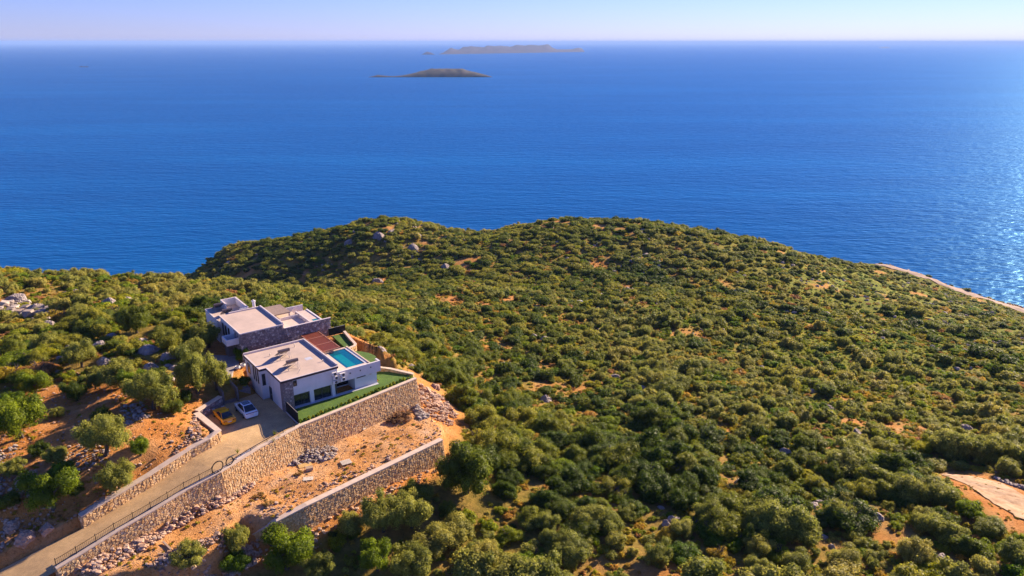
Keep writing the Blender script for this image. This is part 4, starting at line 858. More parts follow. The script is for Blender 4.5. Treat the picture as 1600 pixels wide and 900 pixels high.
co_ = car('parked_car', (po.x, po.y, zc(po) + 0.01), ca, 4.8, 1.92, 1.32,
    [(-2.4, 0.74, 0.84), (-2.3, 0.92, 0.93), (-1.5, 0.96, 0.97), (-0.6, 0.90, 0.93), (0.6, 0.90, 0.93), (1.2, 0.90, 0.95), (1.9, 0.82, 0.92), (2.25, 0.72, 0.84), (2.42, 0.52, 0.7)],
    ((-1.75, -0.75, 0.1, 0.95), 0.90, 1.33, 0.80, 0.60), 'orange', 'orange two door sports car with black rear deck parked by the curved wall', False)
MB().box(-2.22, -1.62, -0.70, 0.70, 0.935, 0.975).build('black_boot_lid', M['glass'], co_)
MB().box(-2.34, -2.2, -0.72, 0.72, 0.99, 1.03).build('spoiler', M['orange'], co_)

# ------------------------------------------------------------------ rocks
def rock_mesh(name, seed, mat, sub=3, rough=0.46, flat=0.78):
    bm = bmesh.new(); bmesh.ops.create_icosphere(bm, subdivisions=sub, radius=1.0); off = Vector((seed * 7.3, seed * 3.1, seed * 1.7)); rr = random.Random(seed)
    cuts = [(Vector((rr.uniform(-1, 1), rr.uniform(-1, 1), rr.uniform(-0.3, 1))).normalized(), rr.uniform(0.5, 0.85)) for _ in range(15)]
    for v in bm.verts:
        p = v.co.copy(); p *= 1 + rough * mnoise.noise(p * 1.1 + off) + rough * 0.5 * mnoise.noise(p * 2.7 + off) + rough * 0.22 * mnoise.noise(p * 6 + off)
        for nn, d in cuts:
            e = p.dot(nn) - d
            if e > 0: p -= nn * e * 0.9
        p.z *= flat; v.co = p
    me = bpy.data.meshes.new(name); bm.to_mesh(me); bm.free(); me.materials.append(mat); return me
RM = [rock_mesh('boulder', i, M['rock']) for i in range(7)]; RR = [rock_mesh('boulder', 20 + i, M['redrock']) for i in range(3)]
def hit(u, v, d0=40, d1=620):
    """first point of the hillside seen at a pixel"""
    d = ray(u, v); ts = np.concatenate([np.arange(d0, 200, 0.7), np.arange(200, d1, 2.0)]); x = ts / d[1] * d[0]; y = ts.copy(); z = CAMZ + ts / d[1] * d[2]
    below = z < ground(x, y); k = int(np.argmax(below)) if below.any() else len(ts) - 1
    return Vector((x[k], y[k], float(ground([x[k]], [y[k]])[0])))
def boulder(u, v, wpx, lab, red=False, hs=1.0, seed=0):
    p = hit(u, v); s = wpx / FPX * math.sqrt(p.x ** 2 + p.y ** 2 + (p.z - CAMZ) ** 2) / 2; me = (RR if red else RM)[seed % (3 if red else 7)]
    o = link('boulder', me, None, (p.x, p.y, p.z + s * 0.02 * hs), (R.uniform(-.2, .2), R.uniform(-.2, .2), seed * 1.7), (s * 1.05, s * R.uniform(0.8, 1.0), s * hs * R.uniform(0.8, 1.05)))
    tag(o, lab, 'boulder', 'grey boulders among the scrub'); return p
ROCKP = []
for k, (u, v, w_, lab) in enumerate([
    (28, 472, 42, 'flat topped boulder of the big outcrop at the left edge'), (55, 488, 46, 'tallest boulder of the big outcrop near the left edge'), (74, 510, 30, 'lower sloping boulder of the big left outcrop'), (62, 500, 22, 'small boulder under the tall left outcrop'),
    (120, 457, 18, 'lone boulder high on the left ridge'), (104, 459, 12, 'small rock left of the lone ridge boulder'), (172, 474, 30, 'pointed grey boulder on the left ridge'), (199, 469, 22, 'boulder right of the pointed ridge boulder'), (243, 462, 22, 'boulder near the left ridge crest by the sea'),
    (155, 544, 36, 'broken boulder above the olive trees'), (172, 528, 24, 'rubbly rock above the broken boulder'), (162, 568, 30, 'boulder below the broken boulder'), (225, 536, 28, 'dark boulder uphill of the big olive'), (232, 552, 44, 'large shaded rock face above the olive trees'),
    (262, 560, 30, 'shaded boulder left of the path tree'), (235, 576, 34, 'long pale rock slab beside the olive trees'), (108, 545, 22, 'shaded boulder among left shrubs'), (270, 578, 24, 'pale rocks beside the trunk of the path olive'), (250, 494, 16, 'small pale boulder west of the farther villa'), (262, 490, 14, 'little boulder near the farther villa shrubs'),
    (594, 549, 26, 'boulder against the upper garden lawn'), (612, 553, 34, 'large boulder beyond the upper garden lawn'), (622, 566, 18, 'sloping boulder at the garden corner'), (641, 573, 18, 'boulder right of the garden corner'),
    (590, 372, 30, 'dark boulder high on the left hill'), (612, 366, 26, 'boulder near the left hill top'), (655, 372, 26, 'pale boulder on the left hill crest'), (645, 388, 30, 'flat boulder below the left hill crest'), (640, 410, 16, 'small boulder halfway up the left hill'), (697, 420, 22, 'pale rocks at the foot of the left hill'), (590, 441, 24, 'boulder pair on the near side of the left hill'), (603, 462, 14, 'small rock below the boulder pair'), (545, 382, 24, 'shaded boulder on the left hill flank'),
    (835, 526, 16, 'upper left boulder of the mid slope trio'), (850, 532, 24, 'largest boulder of the mid slope trio'), (792, 573, 28, 'long boulder in the middle of the slope'), (876, 562, 20, 'grey boulder on the mid slope'), (790, 512, 12, 'little rock above the mid slope trio'), (725, 488, 8, 'tiny pale rock in the gully'), (960, 590, 26, 'rocks beside the bare patch in mid slope'), (853, 627, 30, 'square boulder between rounded shrubs'), (1000, 607, 20, 'boulder under the mid slope oaks'), (920, 698, 22, 'low pale boulder below the rounded shrubs'), (879, 723, 16, 'small boulder near the forked shrubs'),
    (828, 710, 22, 'dark boulder in the shade right of the terrace'), (838, 782, 16, 'little grey boulder in lower middle'), (1033, 795, 18, 'pale rock on the lower slope'), (1040, 822, 22, 'standing rock on the lower slope'), (1225, 707, 26, 'boulder on the right slope'), (1155, 757, 24, 'round grey boulder on the lower right slope'), (1295, 640, 28, 'long grey rock in the right scrub'), (1340, 680, 22, 'blue grey rock in the right scrub'), (1510, 672, 28, 'outcrop at the right edge scrub'), (1520, 682, 20, 'lower rock of the right outcrop'), (1435, 730, 22, 'boulder left of the concrete track'), (1370, 808, 28, 'boulder in the lower right scrub'), (1270, 793, 24, 'rock below the right slope shrubs'), (1300, 857, 16, 'small rock near bottom right'), (1470, 880, 30, 'boulder at the bottom right edge'),
    (1150, 455, 10, 'faint rock on the right hill face'), (1010, 400, 20, 'pale rock on the central hill'), (985, 412, 16, 'rock below the pale central rock'), (1190, 575, 14, 'rock in the bright green scrub'), (545, 735 + 40, 14, 'boulder standing before the lower terrace wall')]):
    p = boulder(u, v, w_ * (0.8 if k < 4 else 0.85), lab, hs=1.15 if k < 4 else 0.95, seed=k); ROCKP.append((p.x, p.y, w_ / FPX * 60))
for k, (u, v, w_, lab) in enumerate([(683, 636, 26, 'slanting red slab on the dug slope right of the terrace'), (699, 640, 18, 'red boulder right of the slanting slab'), (665, 612, 22, 'pinkish boulder above the dug slope'), (680, 606, 20, 'pinkish rock at the wall end'), (20, 832, 26, 'orange rock in the cut bank by the driveway'), (40, 845, 30, 'large orange rock low in the cut bank'), (75, 830, 22, 'orange rock near the end of the garden wall'), (30, 762, 14, 'pale upright rock at the left edge'), (67, 800, 10, 'small pale rock under the left olive'), (530, 790, 18, 'pointed rock at the foot of the lower wall')]):
    boulder(u, v, w_, lab, red=k != 7, hs=1.2, seed=k + 3)

# rubble heaps: loose stones nobody could count
def heap(name, poly, zfun, n, rmin, rmax, pile, mat, label, seed):
    rr = random.Random(seed); mb = MB(); xs_ = [p[0] for p in poly]; ys_ = [p[1] for p in poly]; k = 0
    X = np.array([[rr.uniform(min(xs_), max(xs_)), rr.uniform(min(ys_), max(ys_))] for _ in range(n * 4)]); sd_ = sdpoly(X[:, 0], X[:, 1], poly); ok_ = (sd_ > 0) & (sdpoly(X[:, 0], X[:, 1], PLAT) < -0.7); X = X[ok_][:n]; sd_ = sd_[ok_][:n]
    Zg = ground(X[:, 0], X[:, 1]); mx = max(sd_.max(), 1e-3) if len(sd_) else 1
    for (x, y), z, s_ in zip(X, Zg, sd_):
        r = rr.uniform(rmin, rmax) * (0.6 + 0.8 * rr.random() ** 3); zz = z + pile * min(1, s_ / mx) * rr.uniform(0.3, 1.0) + r * 0.2
        vs = []
        for d in ((1, 0, 0), (0, 1, 0), (-1, 0, 0), (0, -1, 0), (0.5, 0.5, 0.7), (-0.6, 0.4, 0.75), (-0.4, -0.6, 0.7), (0.55, -0.5, 0.65)): vs.append((x + r * d[0] * rr.uniform(.7, 1.2), y + r * d[1] * rr.uniform(.7, 1.2), zz + r * d[2] * rr.uniform(.6, 1.1)))
        dn = (x, y, zz - r); vs.append(dn)
        mb.poly(vs, [(0, 1, 4), (1, 5, 4), (1, 2, 5), (2, 6, 5), (2, 3, 6), (3, 7, 6), (3, 0, 7), (0, 4, 7), (4, 5, 6, 7), (1, 0, 8), (2, 1, 8), (3, 2, 8), (0, 3, 8)])
    tag(mb.build(name, mat), label, 'rubble', kind='stuff')
pz = lambda L, z: [tuple(atz(u, v, z)[:2]) for u, v in L]
heap('rubble', pz([(240, 830), (300, 797), (340, 770), (375, 745), (408, 742), (395, 765), (345, 795), (300, 815), (260, 835)], TERR), 0, 900, 0.12, 0.42, 1.2, M['rubble'], 'heap of pinkish stones at the foot of the tall wall', 1)
heap('rubble', pz([(445, 715), (470, 698), (505, 690), (530, 705), (520, 722), (480, 728), (450, 730)], TERR), 0, 420, 0.10, 0.32, 0.9, M['greyrubble'], 'heap of grey building rubble against the tall wall', 2)
heap('rubble', pz([(640, 640), (655, 618), (690, 618), (715, 640), (705, 668), (670, 665), (645, 655)], 117.5), 0, 500, 0.12, 0.5, 0.6, M['rubble'], 'loose stones on the dug slope right of the terrace', 3)
heap('rubble', pz([(640, 632), (655, 632), (672, 655), (655, 662)], TERR), 0, 260, 0.1, 0.3, 0.5, M['greyrubble'], 'white rubble below the end of the tall wall', 4)
heap('rubble', pz([(100, 895), (150, 860), (200, 838), (240, 835), (250, 860), (230, 895)], 117.3), 0, 800, 0.12, 0.45, 0.4, M['rubble'], 'stones along the foot of the driveway wall at lower left', 5)
heap('rubble', pz([(-10, 800), (60, 800), (125, 815), (60, 855), (0, 885), (-20, 860)], 120.5), 0, 380, 0.10, 0.4, 0.15, M['rubble'], 'orange stones in the cut bank above the driveway', 6)
heap('rubble', pz([(95, 735), (150, 722), (180, 735), (150, 765), (100, 765)], 124.5), 0, 150, 0.10, 0.3, 0.2, M['greyrubble'], 'pale stone pile between the olive trees', 7)
heap('rubble', pz([(0, 760), (35, 745), (45, 775), (0, 805)], 122.5), 0, 110, 0.10, 0.32, 0.2, M['greyrubble'], 'pale stone pile at the left edge', 8)
heap('rubble', pz([(190, 650), (225, 640), (235, 665), (200, 680)], 127), 0, 120, 0.1, 0.4, 0.2, M['greyrubble'], 'scattered pale stones on the red slope', 9)
heap('rubble', pz([(310, 655), (318, 690), (300, 705), (230, 750), (205, 762), (225, 735), (290, 690), (303, 655)], 126.5), 0, 420, 0.08, 0.3, 0.15, M['rubble'], 'stones strewn behind the curved driveway wall', 10)
heap('rubble', pz([(0, 620), (120, 600), (260, 625), (300, 690), (200, 760), (60, 800), (0, 800)], 126), 0, 700, 0.05, 0.26, 0.0, M['rubble'], 'small stones littering the red slope under the olive trees', 11)
heap('rubble', pz([(420, 745), (560, 690), (690, 650), (690, 690), (560, 745), (420, 815), (330, 850), (300, 840)], TERR), 0, 700, 0.04, 0.17, 0.0, M['rubble'], 'small stones littering the bare terrace', 12)
heap('rubble', pz([(410, 850), (560, 785), (690, 722), (700, 745), (600, 815), (480, 880), (400, 895)], 115), 0, 500, 0.07, 0.35, 0.0, M['rubble'], 'stones scattered below the lower wall', 13)
heap('rubble', pz([(1548, 742), (1600, 768), (1615, 782), (1600, 775), (1560, 752)], 108), 0, 160, 0.15, 0.4, 0.2, M['greyrubble'], 'line of grey stones edging the concrete track', 14)
heap('rubble', pz([(895, 472), (922, 468), (915, 480), (898, 482)], 88), 0, 60, 0.3, 0.7, 0.3, M['pebble'], 'patch of white stones in the distant scrub', 15)
heap('rubble', pz([(225, 905), (290, 870), (345, 850), (405, 832), (400, 850), (340, 885), (290, 910)], 119), 0, 600, 0.12, 0.42, 0.5, M['rubble'], 'tumbled stones where the lower wall breaks off', 17)
heap('rubble', pz([(100, 890), (160, 852), (260, 800), (300, 785), (300, 800), (240, 850), (150, 900)], 120.6), 0, 800, 0.10, 0.4, 0.7, M['rubble'], 'bank of red stones under the left part of the railing', 18)
heap('outcrop_rocks', pz([(0, 468), (40, 462), (72, 482), (92, 515), (70, 525), (40, 500), (0, 485)], 119), 0, 150, 0.4, 1.5, 0.8, M['greyrubble'], 'broken rocks of the outcrop at the left edge', 19)
# rocky shore below the coast road
mbx = []
sh_l = [p + (Vector((0, 0, 0))) for p in left]
heap('shore_rocks', [(p.x + 0.2, p.y + 0.3) for p in left] + [(p.x + 3.2, p.y + 4.6) for p in left[::-1]], 0, 420, 0.35, 1.2, 0.0, M['greyrubble'], 'dark rocks along the shore beyond the coast road', 16)

# debris on the terrace
def plank(u, v, ln, wd, ht, ang, mat, name, lab, cat, tilt=0.0):
    p = atz(u, v, TERR); z = gz(p.x, p.y); me = MB().box(-ln / 2, ln / 2, -wd / 2, wd / 2, 0, ht).mesh(name, M[mat])
    return tag(link(name, me, None, (p.x, p.y, z + 0.05 + abs(math.sin(tilt)) * ln / 2), (0, tilt, ang)), lab, cat)
plank(262, 857, 2.3, 0.22, 0.16, -0.75, 'wood', 'timber', 'longer timber lying on the lower left terrace', 'timber')
plank(257, 869, 1.5, 0.16, 0.12, 0.1, 'wood', 'timber', 'shorter timber lying on the lower left terrace', 'timber')
plank(494, 712, 2.0, 0.14, 0.1, 0.9, 'paleboard', 'timber', 'pale batten leaning left on the grey rubble', 'timber', 0.35)
plank(510, 715, 2.2, 0.14, 0.1, -0.9, 'paleboard', 'timber', 'pale batten leaning right on the grey rubble', 'timber', -0.3)
plank(477, 730, 1.9, 1.1, 0.06, 0.5, 'yellowboard', 'board', 'yellowish board lying in front of the grey rubble', 'board')
plank(484, 738, 1.0, 0.7, 0.45, 0.4, 'wood', 'crate', 'small wooden crate by the yellowish board', 'crate')
plank(573, 672, 1.8, 0.2, 0.18, 1.1, 'paleboard', 'timber', 'pale beam lying near the middle of the terrace', 'timber')
plank(482, 752, 1.4, 0.9, 0.03, 0.2, 'paleboard', 'sheet', 'pale sheet lying on the terrace below the crate', 'sheet')
pt = atz(541, 727, TERR); pal = empty('pallet', (pt.x, pt.y, gz(pt.x, pt.y) + 0.04), 0.55); tag(pal, 'pale wooden pallet lying on the bare terrace', 'pallet')
for k in range(6): MB().box(-0.75, 0.75, -0.62 + k * 0.22, -0.45 + k * 0.22, 0.1, 0.13).build('slat', M['paleboard'], pal)
for k in (-0.7, 0, 0.6): MB().box(k - 0.05, k + 0.05, -0.62, 0.65, 0, 0.098).build('bearer', M['wood'], pal)

# ------------------------------------------------------------------ vegetation
def crown_arrays(seed, lobes, leaves, leaf, flat=0.8, spread=0.62, lobe_r=(0.30, 0.46), open_=0.0):
    """crown of about unit radius standing on z=0: leaf faces spread over many overlapping lobes, with a coarse inner body"""
    rs = np.random.RandomState(seed)
    th = rs.rand(lobes) * 2 * np.pi; rr = np.sqrt(rs.rand(lobes)) * spread; hh = rs.rand(lobes)
    c = np.stack([rr * np.cos(th), rr * np.sin(th), (0.32 + 0.62 * hh * np.sqrt(np.maximum(1 - (rr / 1.02) ** 2, 0.05))) * flat], -1)
    c *= 1 + 0.12 * rs.randn(lobes, 1); r = rs.uniform(*lobe_r, lobes) * (1 - 0.25 * rr)
    k = rs.choice(lobes, leaves * 2, p=r ** 2 / (r ** 2).sum()); d = rs.randn(leaves * 2, 3); d[:, 2] += 0.35; d /= np.linalg.norm(d, axis=1)[:, None]
    bump = 1 + 0.16 * np.sin(d[:, 0] * 7 + k) * np.sin(d[:, 1] * 6 + 2 * k) + 0.10 * rs.randn(leaves * 2)
    p = c[k] + d * (r[k] * bump)[:, None] * np.array([1, 1, flat + 0.1])
    dist = np.linalg.norm((p[:, None] - c[None]) / np.array([1, 1, flat + 0.1]), axis=2) / r[None]
    ok = ((dist < 0.80).sum(1) == 0) & (p[:, 2] > 0.02)
    if open_: ok &= rs.rand(len(ok)) > open_
    p, d, k = p[ok][:leaves], d[ok][:leaves], k[ok][:leaves]; n = len(p)
    nn = d + 0.55 * rs.randn(n, 3); nn /= np.linalg.norm(nn, axis=1)[:, None]
    t = np.cross(nn, rs.randn(n, 3)); t /= np.linalg.norm(t, axis=1)[:, None] + 1e-9; b = np.cross(nn, t); s_ = leaf * rs.uniform(0.6, 1.4, (n, 1))
    V = np.stack([p - t * s_, p + b * s_ * 0.62, p + t * s_, p - b * s_ * 0.62], 1).reshape(-1, 3); F = np.arange(4 * n).reshape(-1, 4)
    cl = np.repeat((0.5 + 0.28 * rs.randn(lobes))[k] + 0.16 * rs.randn(n), 4)
    # inner body: squashed octahedra subdivided once, as quads-degenerate free triangles kept as quads by pairing
    ph = np.linspace(0, 2 * np.pi, 7)[:-1]; VV, FF, CC = [], [], []; base = len(V)
    for j in range(lobes):
        ring = []
        for zc_, rc in ((-0.62, 0.62), (0.0, 0.88), (0.55, 0.66)):
            ring.append(np.stack([np.cos(ph) * rc, np.sin(ph) * rc, np.full(6, zc_)], -1))
        tp = np.array([[0, 0, 0.86]]); v = np.concatenate(ring + [tp]) * r[j] * 0.86 * np.array([1, 1, flat + 0.1]) + c[j]; VV.append(v)
        q = [(a * 6 + i, a * 6 + (i + 1) % 6, (a + 1) * 6 + (i + 1) % 6, (a + 1) * 6 + i) for a in range(2) for i in range(6)]
        q += [(12 + i, 12 + (i + 1) % 6, 12 + (i + 2) % 6, 18) for i in (0, 2, 4)]
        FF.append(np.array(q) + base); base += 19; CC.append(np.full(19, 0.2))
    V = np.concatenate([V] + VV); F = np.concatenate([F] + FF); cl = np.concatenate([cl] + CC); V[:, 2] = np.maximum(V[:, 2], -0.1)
    return V, F, np.clip(cl, 0, 1)
def crown_mesh(name, mat, *a, **k):
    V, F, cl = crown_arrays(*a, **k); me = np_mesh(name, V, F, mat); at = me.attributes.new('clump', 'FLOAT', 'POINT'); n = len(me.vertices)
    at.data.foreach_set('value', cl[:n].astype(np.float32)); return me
KIND = {}
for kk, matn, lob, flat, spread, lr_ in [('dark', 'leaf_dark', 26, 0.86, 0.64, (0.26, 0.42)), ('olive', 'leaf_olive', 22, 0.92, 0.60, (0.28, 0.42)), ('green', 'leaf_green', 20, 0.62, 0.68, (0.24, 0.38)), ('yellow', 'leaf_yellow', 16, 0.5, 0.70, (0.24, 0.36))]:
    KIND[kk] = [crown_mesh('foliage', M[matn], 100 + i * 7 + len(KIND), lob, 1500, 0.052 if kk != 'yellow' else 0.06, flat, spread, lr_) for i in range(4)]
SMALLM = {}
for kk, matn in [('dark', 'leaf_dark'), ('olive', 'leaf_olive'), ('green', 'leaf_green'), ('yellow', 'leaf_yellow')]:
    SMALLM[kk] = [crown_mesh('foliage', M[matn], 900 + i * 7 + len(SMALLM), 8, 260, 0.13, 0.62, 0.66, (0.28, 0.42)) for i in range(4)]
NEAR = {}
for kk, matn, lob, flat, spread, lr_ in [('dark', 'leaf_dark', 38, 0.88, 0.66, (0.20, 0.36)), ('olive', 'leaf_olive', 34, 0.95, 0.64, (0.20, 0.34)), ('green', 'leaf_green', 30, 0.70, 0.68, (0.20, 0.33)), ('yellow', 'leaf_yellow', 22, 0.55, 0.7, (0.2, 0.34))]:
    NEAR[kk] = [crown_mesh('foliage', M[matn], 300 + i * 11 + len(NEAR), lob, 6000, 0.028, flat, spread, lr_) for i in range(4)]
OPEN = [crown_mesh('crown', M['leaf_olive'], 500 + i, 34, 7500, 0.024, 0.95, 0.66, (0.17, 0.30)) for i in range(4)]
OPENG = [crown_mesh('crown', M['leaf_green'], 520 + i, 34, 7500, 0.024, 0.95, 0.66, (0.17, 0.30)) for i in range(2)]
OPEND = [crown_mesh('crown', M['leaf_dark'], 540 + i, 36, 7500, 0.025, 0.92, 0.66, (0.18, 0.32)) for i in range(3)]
def trunk_mesh(seed, h=1.0, lean=0.25, n=4):
    rr = random.Random(seed); mb = MB(); top = Vector((rr.uniform(-lean, lean) * 0.5, rr.uniform(-lean, lean) * 0.5, 0.45)); mb.tube((0, 0, -0.15), top, 0.085, 0.06, 7)
    for i in range(n):
        a = 2 * math.pi * (i + rr.random() * .6) / n; e = top + Vector((math.cos(a) * 0.42, math.sin(a) * 0.42, rr.uniform(0.35, 0.6))); m_ = top.lerp(e, 0.5) + Vector((0, 0, 0.05))
        mb.tube(top, m_, 0.05, 0.038, 6).tube(m_, e, 0.038, 0.015, 5)
        f = m_ + Vector((math.cos(a + 1) * 0.25, math.sin(a + 1) * 0.25, 0.3)); mb.tube(m_, f, 0.026, 0.01, 5)
    return mb.mesh('trunk', M['bark'])
TRUNKS = [trunk_mesh(i) for i in range(5)]; STEMS = [trunk_mesh(40 + i, n=5) for i in range(3)]
TREES = []
def tree(u, v, dia, ht, kind, lab, name='olive_tree', lift=0.32, tint=None, z=None, loc=None):
    """u,v = foot of the trunk; dia, ht in metres"""
    p = Vector(loc) if loc else (hit(u, v) if z is None else atz(u, v, z)); rz = R.uniform(0, 6.28); t = empty(name, p, rz); ti = R.random() * 0.55 if tint is None else tint
    tag(t, lab, 'tree' if 'tree' in name else 'shrub', 'olive trees round the villas' if 'olive' in name else 'trees and large shrubs near the terrace')
    ms = {'open': OPEN, 'openg': OPENG, 'opend': OPEND}[kind]; s = dia / 2
    o = link('crown', R.choice(ms), t, (0, 0, ht * lift), None, (s, s, ht * (1 - lift) / 0.98)); o['tint'] = ti
    link('trunk', R.choice(TRUNKS), t, (0, 0, 0), None, (s * 1.0, s * 1.0, ht * 0.72)); TREES.append((p.x, p.y, dia / 2)); return t
for u, v, d, h, k, lab, ln in [
    (165, 712, 6.2, 5.6, 'open', 'large olive tree alone on the red slope left of the orange car', 'olive_tree'),
    (82, 795, 7.0, 5.6, 'openg', 'broad green tree above the end of the driveway wall', 'olive_tree'),
    (36, 688, 6.8, 6.4, 'openg', 'dense green tree at the left edge', 'olive_tree'),
    (187, 768, 4.6, 4.2, 'open', 'thin olive tree beside the driveway wall', 'olive_tree'),
    (220, 712, 3.0, 2.6, 'openg', 'small young tree right of the large slope olive', 'olive_tree'),
    (310, 617, 6.0, 7.0, 'open', 'tall olive tree beside the steps with its trunk showing', 'olive_tree'),
    (338, 612, 4.4, 5.0, 'open', 'olive tree overhanging the steps', 'olive_tree'),
    (240, 642, 7.0, 5.8, 'open', 'wide olive tree below the shaded rock face', 'olive_tree'),
    (190, 606, 5.4, 5.0, 'open', 'grey green olive left of the wide olive', 'olive_tree'),
    (212, 622, 4.6, 4.6, 'openg', 'green tree tucked behind the wide olive', 'olive_tree'),
    (128, 574, 4.8, 4.4, 'open', 'rounded olive below the broken boulder', 'olive_tree'),
    (122, 630, 3.6, 3.6, 'opend', 'dark small tree on the red slope', 'olive_tree'),
    (55, 620, 4.6, 4.0, 'openg', 'bushy olive above the left edge tree', 'olive_tree'),
    (150, 610, 3.4, 3.4, 'open', 'small olive between the dark tree and rocks', 'olive_tree'),
    (215, 520, 5.6, 5.4, 'opend', 'conical dark tree on the left slope', 'olive_tree'),
    (326, 545, 5.4, 5.4, 'open', 'olive tree against the farther villa', 'olive_tree'),
    (298, 568, 5.0, 5.0, 'open', 'olive tree left of the upper path', 'olive_tree'),
    (338, 502, 3.2, 2.6, 'openg', 'small tree touching the farther villa wall', 'olive_tree'),
    (378, 566, 2.6, 2.8, 'openg', 'little tree in the court between both villas', 'olive_tree'),
    (88, 728, 3.2, 2.4, 'open', 'low olive shrub below the left edge tree', 'olive_shrub'),
    (100, 752, 3.2, 2.8, 'openg', 'green shrub left of the large slope olive', 'olive_shrub'),
    (62, 712, 2.6, 1.8, 'opend', 'dark low shrub right of the left edge tree', 'slope_shrub'),
    (118, 775, 2.8, 2.0, 'opend', 'dark low shrub right of the broad green tree', 'slope_shrub'),
    (20, 742, 3.2, 2.2, 'open', 'grey shrub under the left edge tree', 'slope_shrub'),
    (160, 655, 2.6, 1.8, 'opend', 'dark low shrub uphill of the large slope olive', 'slope_shrub'),
    (272, 648, 3.0, 2.2, 'opend', 'dark shrub right of the wide olive', 'slope_shrub'),
    (20, 640, 3.6, 2.6, 'openg', 'green shrub above the left edge tree', 'slope_shrub'),
    (90, 655, 2.4, 1.6, 'open', 'small grey shrub on the open red slope', 'slope_shrub'),
    (290, 632, 2.6, 2.0, 'opend', 'dark shrub left of the court wall', 'slope_shrub'),
    (15, 800, 3.0, 2.0, 'opend', 'dark shrub at the left edge above the cut bank', 'slope_shrub'),
    (598, 833, 5.6, 6.0, 'open', 'left of the paired olive trees below the lower wall', 'olive_tree'),
    (642, 826, 5.8, 6.2, 'open', 'right of the paired olive trees below the lower wall', 'olive_tree'),
    (728, 772, 8.6, 8.0, 'opend', 'big dark tree at the end of the lower wall', 'evergreen_tree'),
    (368, 862, 3.6, 4.0, 'open', 'thin tree growing by the broken end of the lower wall', 'olive_tree'),
    (300, 897, 4.2, 2.6, 'open', 'grey green shrub at the bottom edge by the bare trees', 'olive_shrub'),
    (450, 895, 7.4, 5.6, 'openg', 'broad bright green shrub at the bottom edge', 'evergreen_shrub'),
    (372, 898, 4.0, 2.6, 'openg', 'low bright green shrub left of the broad bottom shrub', 'evergreen_shrub'),
    (590, 898, 5.0, 4.6, 'openg', 'bright green shrub below the paired olives', 'evergreen_shrub'),
    (640, 905, 6.0, 4.6, 'open', 'grey green shrub at bottom edge below the paired olives', 'olive_shrub'),
    (500, 905, 4.6, 3.4, 'open', 'olive shrub at bottom edge right of the broad green one', 'olive_shrub')]:
    tree(u, v, d * 1.22, h * 0.84, k, lab, ln, lift=0.10 if 'tree' in ln else 0.0)
# bare trees and a stump at the lower left
def bare(u, v, h, lab, seed, n=5):
    p = hit(u, v); t = empty('bare_tree', p); tag(t, lab, 'tree', 'bare trees at the lower left'); rr = random.Random(seed); mb, tw = MB(), MB()
    top = Vector((rr.uniform(-.2, .2), rr.uniform(-.2, .2), h * 0.4)); mb.tube((0, 0, -0.2), top, 0.11, 0.08, 7); mb.build('trunk', M['bark'], t)
    for i in range(n):
        a = 6.28 * i / n + rr.random(); e = top + Vector((math.cos(a) * h * .3, math.sin(a) * h * .3, h * rr.uniform(.25, .55))); tw.tube(top, e, 0.05, 0.015, 5)
        for j in range(4): f = top.lerp(e, rr.uniform(.4, 1)); tw.tube(f, f + Vector((rr.uniform(-.5, .5), rr.uniform(-.5, .5), rr.uniform(.1, .6))), 0.018, 0.006, 4)
    tw.build('branches', M['bark'], t)
bare(352, 884, 3.4, 'leafless small tree below the broken wall end', 1); bare(313, 866, 1.6, 'dead stump leaning on the terrace', 2, 1); bare(282, 882, 2.4, 'leafless sapling at the bottom edge', 3, 3); bare(243, 888, 2.2, 'thin bare sapling at the lower left', 4, 3)
# dry tufts and brushwood
def tuft(u, v, s, mat, lab, name, cat, z=None):
    p = hit(u, v); me = crown_mesh(name, M[mat], int(u + v), 14, 900, 0.06, 0.7, 0.7, (0.22, 0.36)); o = link(name, me, None, (p.x, p.y, p.z - 0.03), R.random() * 6, (s, s, s * 0.75)); o['tint'] = R.random(); tag(o, lab, cat)
tuft(404, 778, 0.85, 'leaf_dry', 'upper golden dry grass tuft on the terrace', 'dry_tuft', 'grass tuft'); tuft(421, 790, 1.0, 'leaf_dry', 'lower golden dry grass tuft on the terrace', 'dry_tuft', 'grass tuft'); tuft(466, 745, 0.8, 'leaf_dry', 'yellow dry tuft by the crate', 'dry_tuft', 'grass tuft')
tuft(632, 655, 2.0, 'leaf_brown', 'heap of brown brushwood at the foot of the tall wall', 'brushwood', 'brushwood'); tuft(612, 660, 1.3, 'leaf_brown', 'smaller dark brush heap left of the brown one', 'brushwood', 'brushwood')
# young hedge plants along the lawn edge
hm = [crown_mesh('hedge_plant', M['leaf_green'], 700 + i, 8, 420, 0.085, 0.9, 0.6, (0.3, 0.45)) for i in range(3)]
NTH = 'first second third fourth fifth sixth seventh eighth ninth tenth eleventh twelfth thirteenth fourteenth fifteenth sixteenth seventeenth eighteenth nineteenth twentieth'.split(); NTH += ['twenty-' + w_ for w_ in NTH[:9]] + ['last']
for k in range(30):
    f = (k + 0.6) / 31; p = la[0].lerp(la[2], f) + nv * R.uniform(0.25, 0.5); s = R.uniform(0.28, 0.46)
    o = link('hedge_plant', R.choice(hm), None, (p.x, p.y, SITE + 0.09), R.random() * 6, (s, s, s * 1.2)); o['tint'] = R.uniform(0.2, 1); tag(o, '%s young hedge plant along the lawn edge counted from the far wall end' % NTH[k], 'plant', 'hedge plants along the lawn edge')
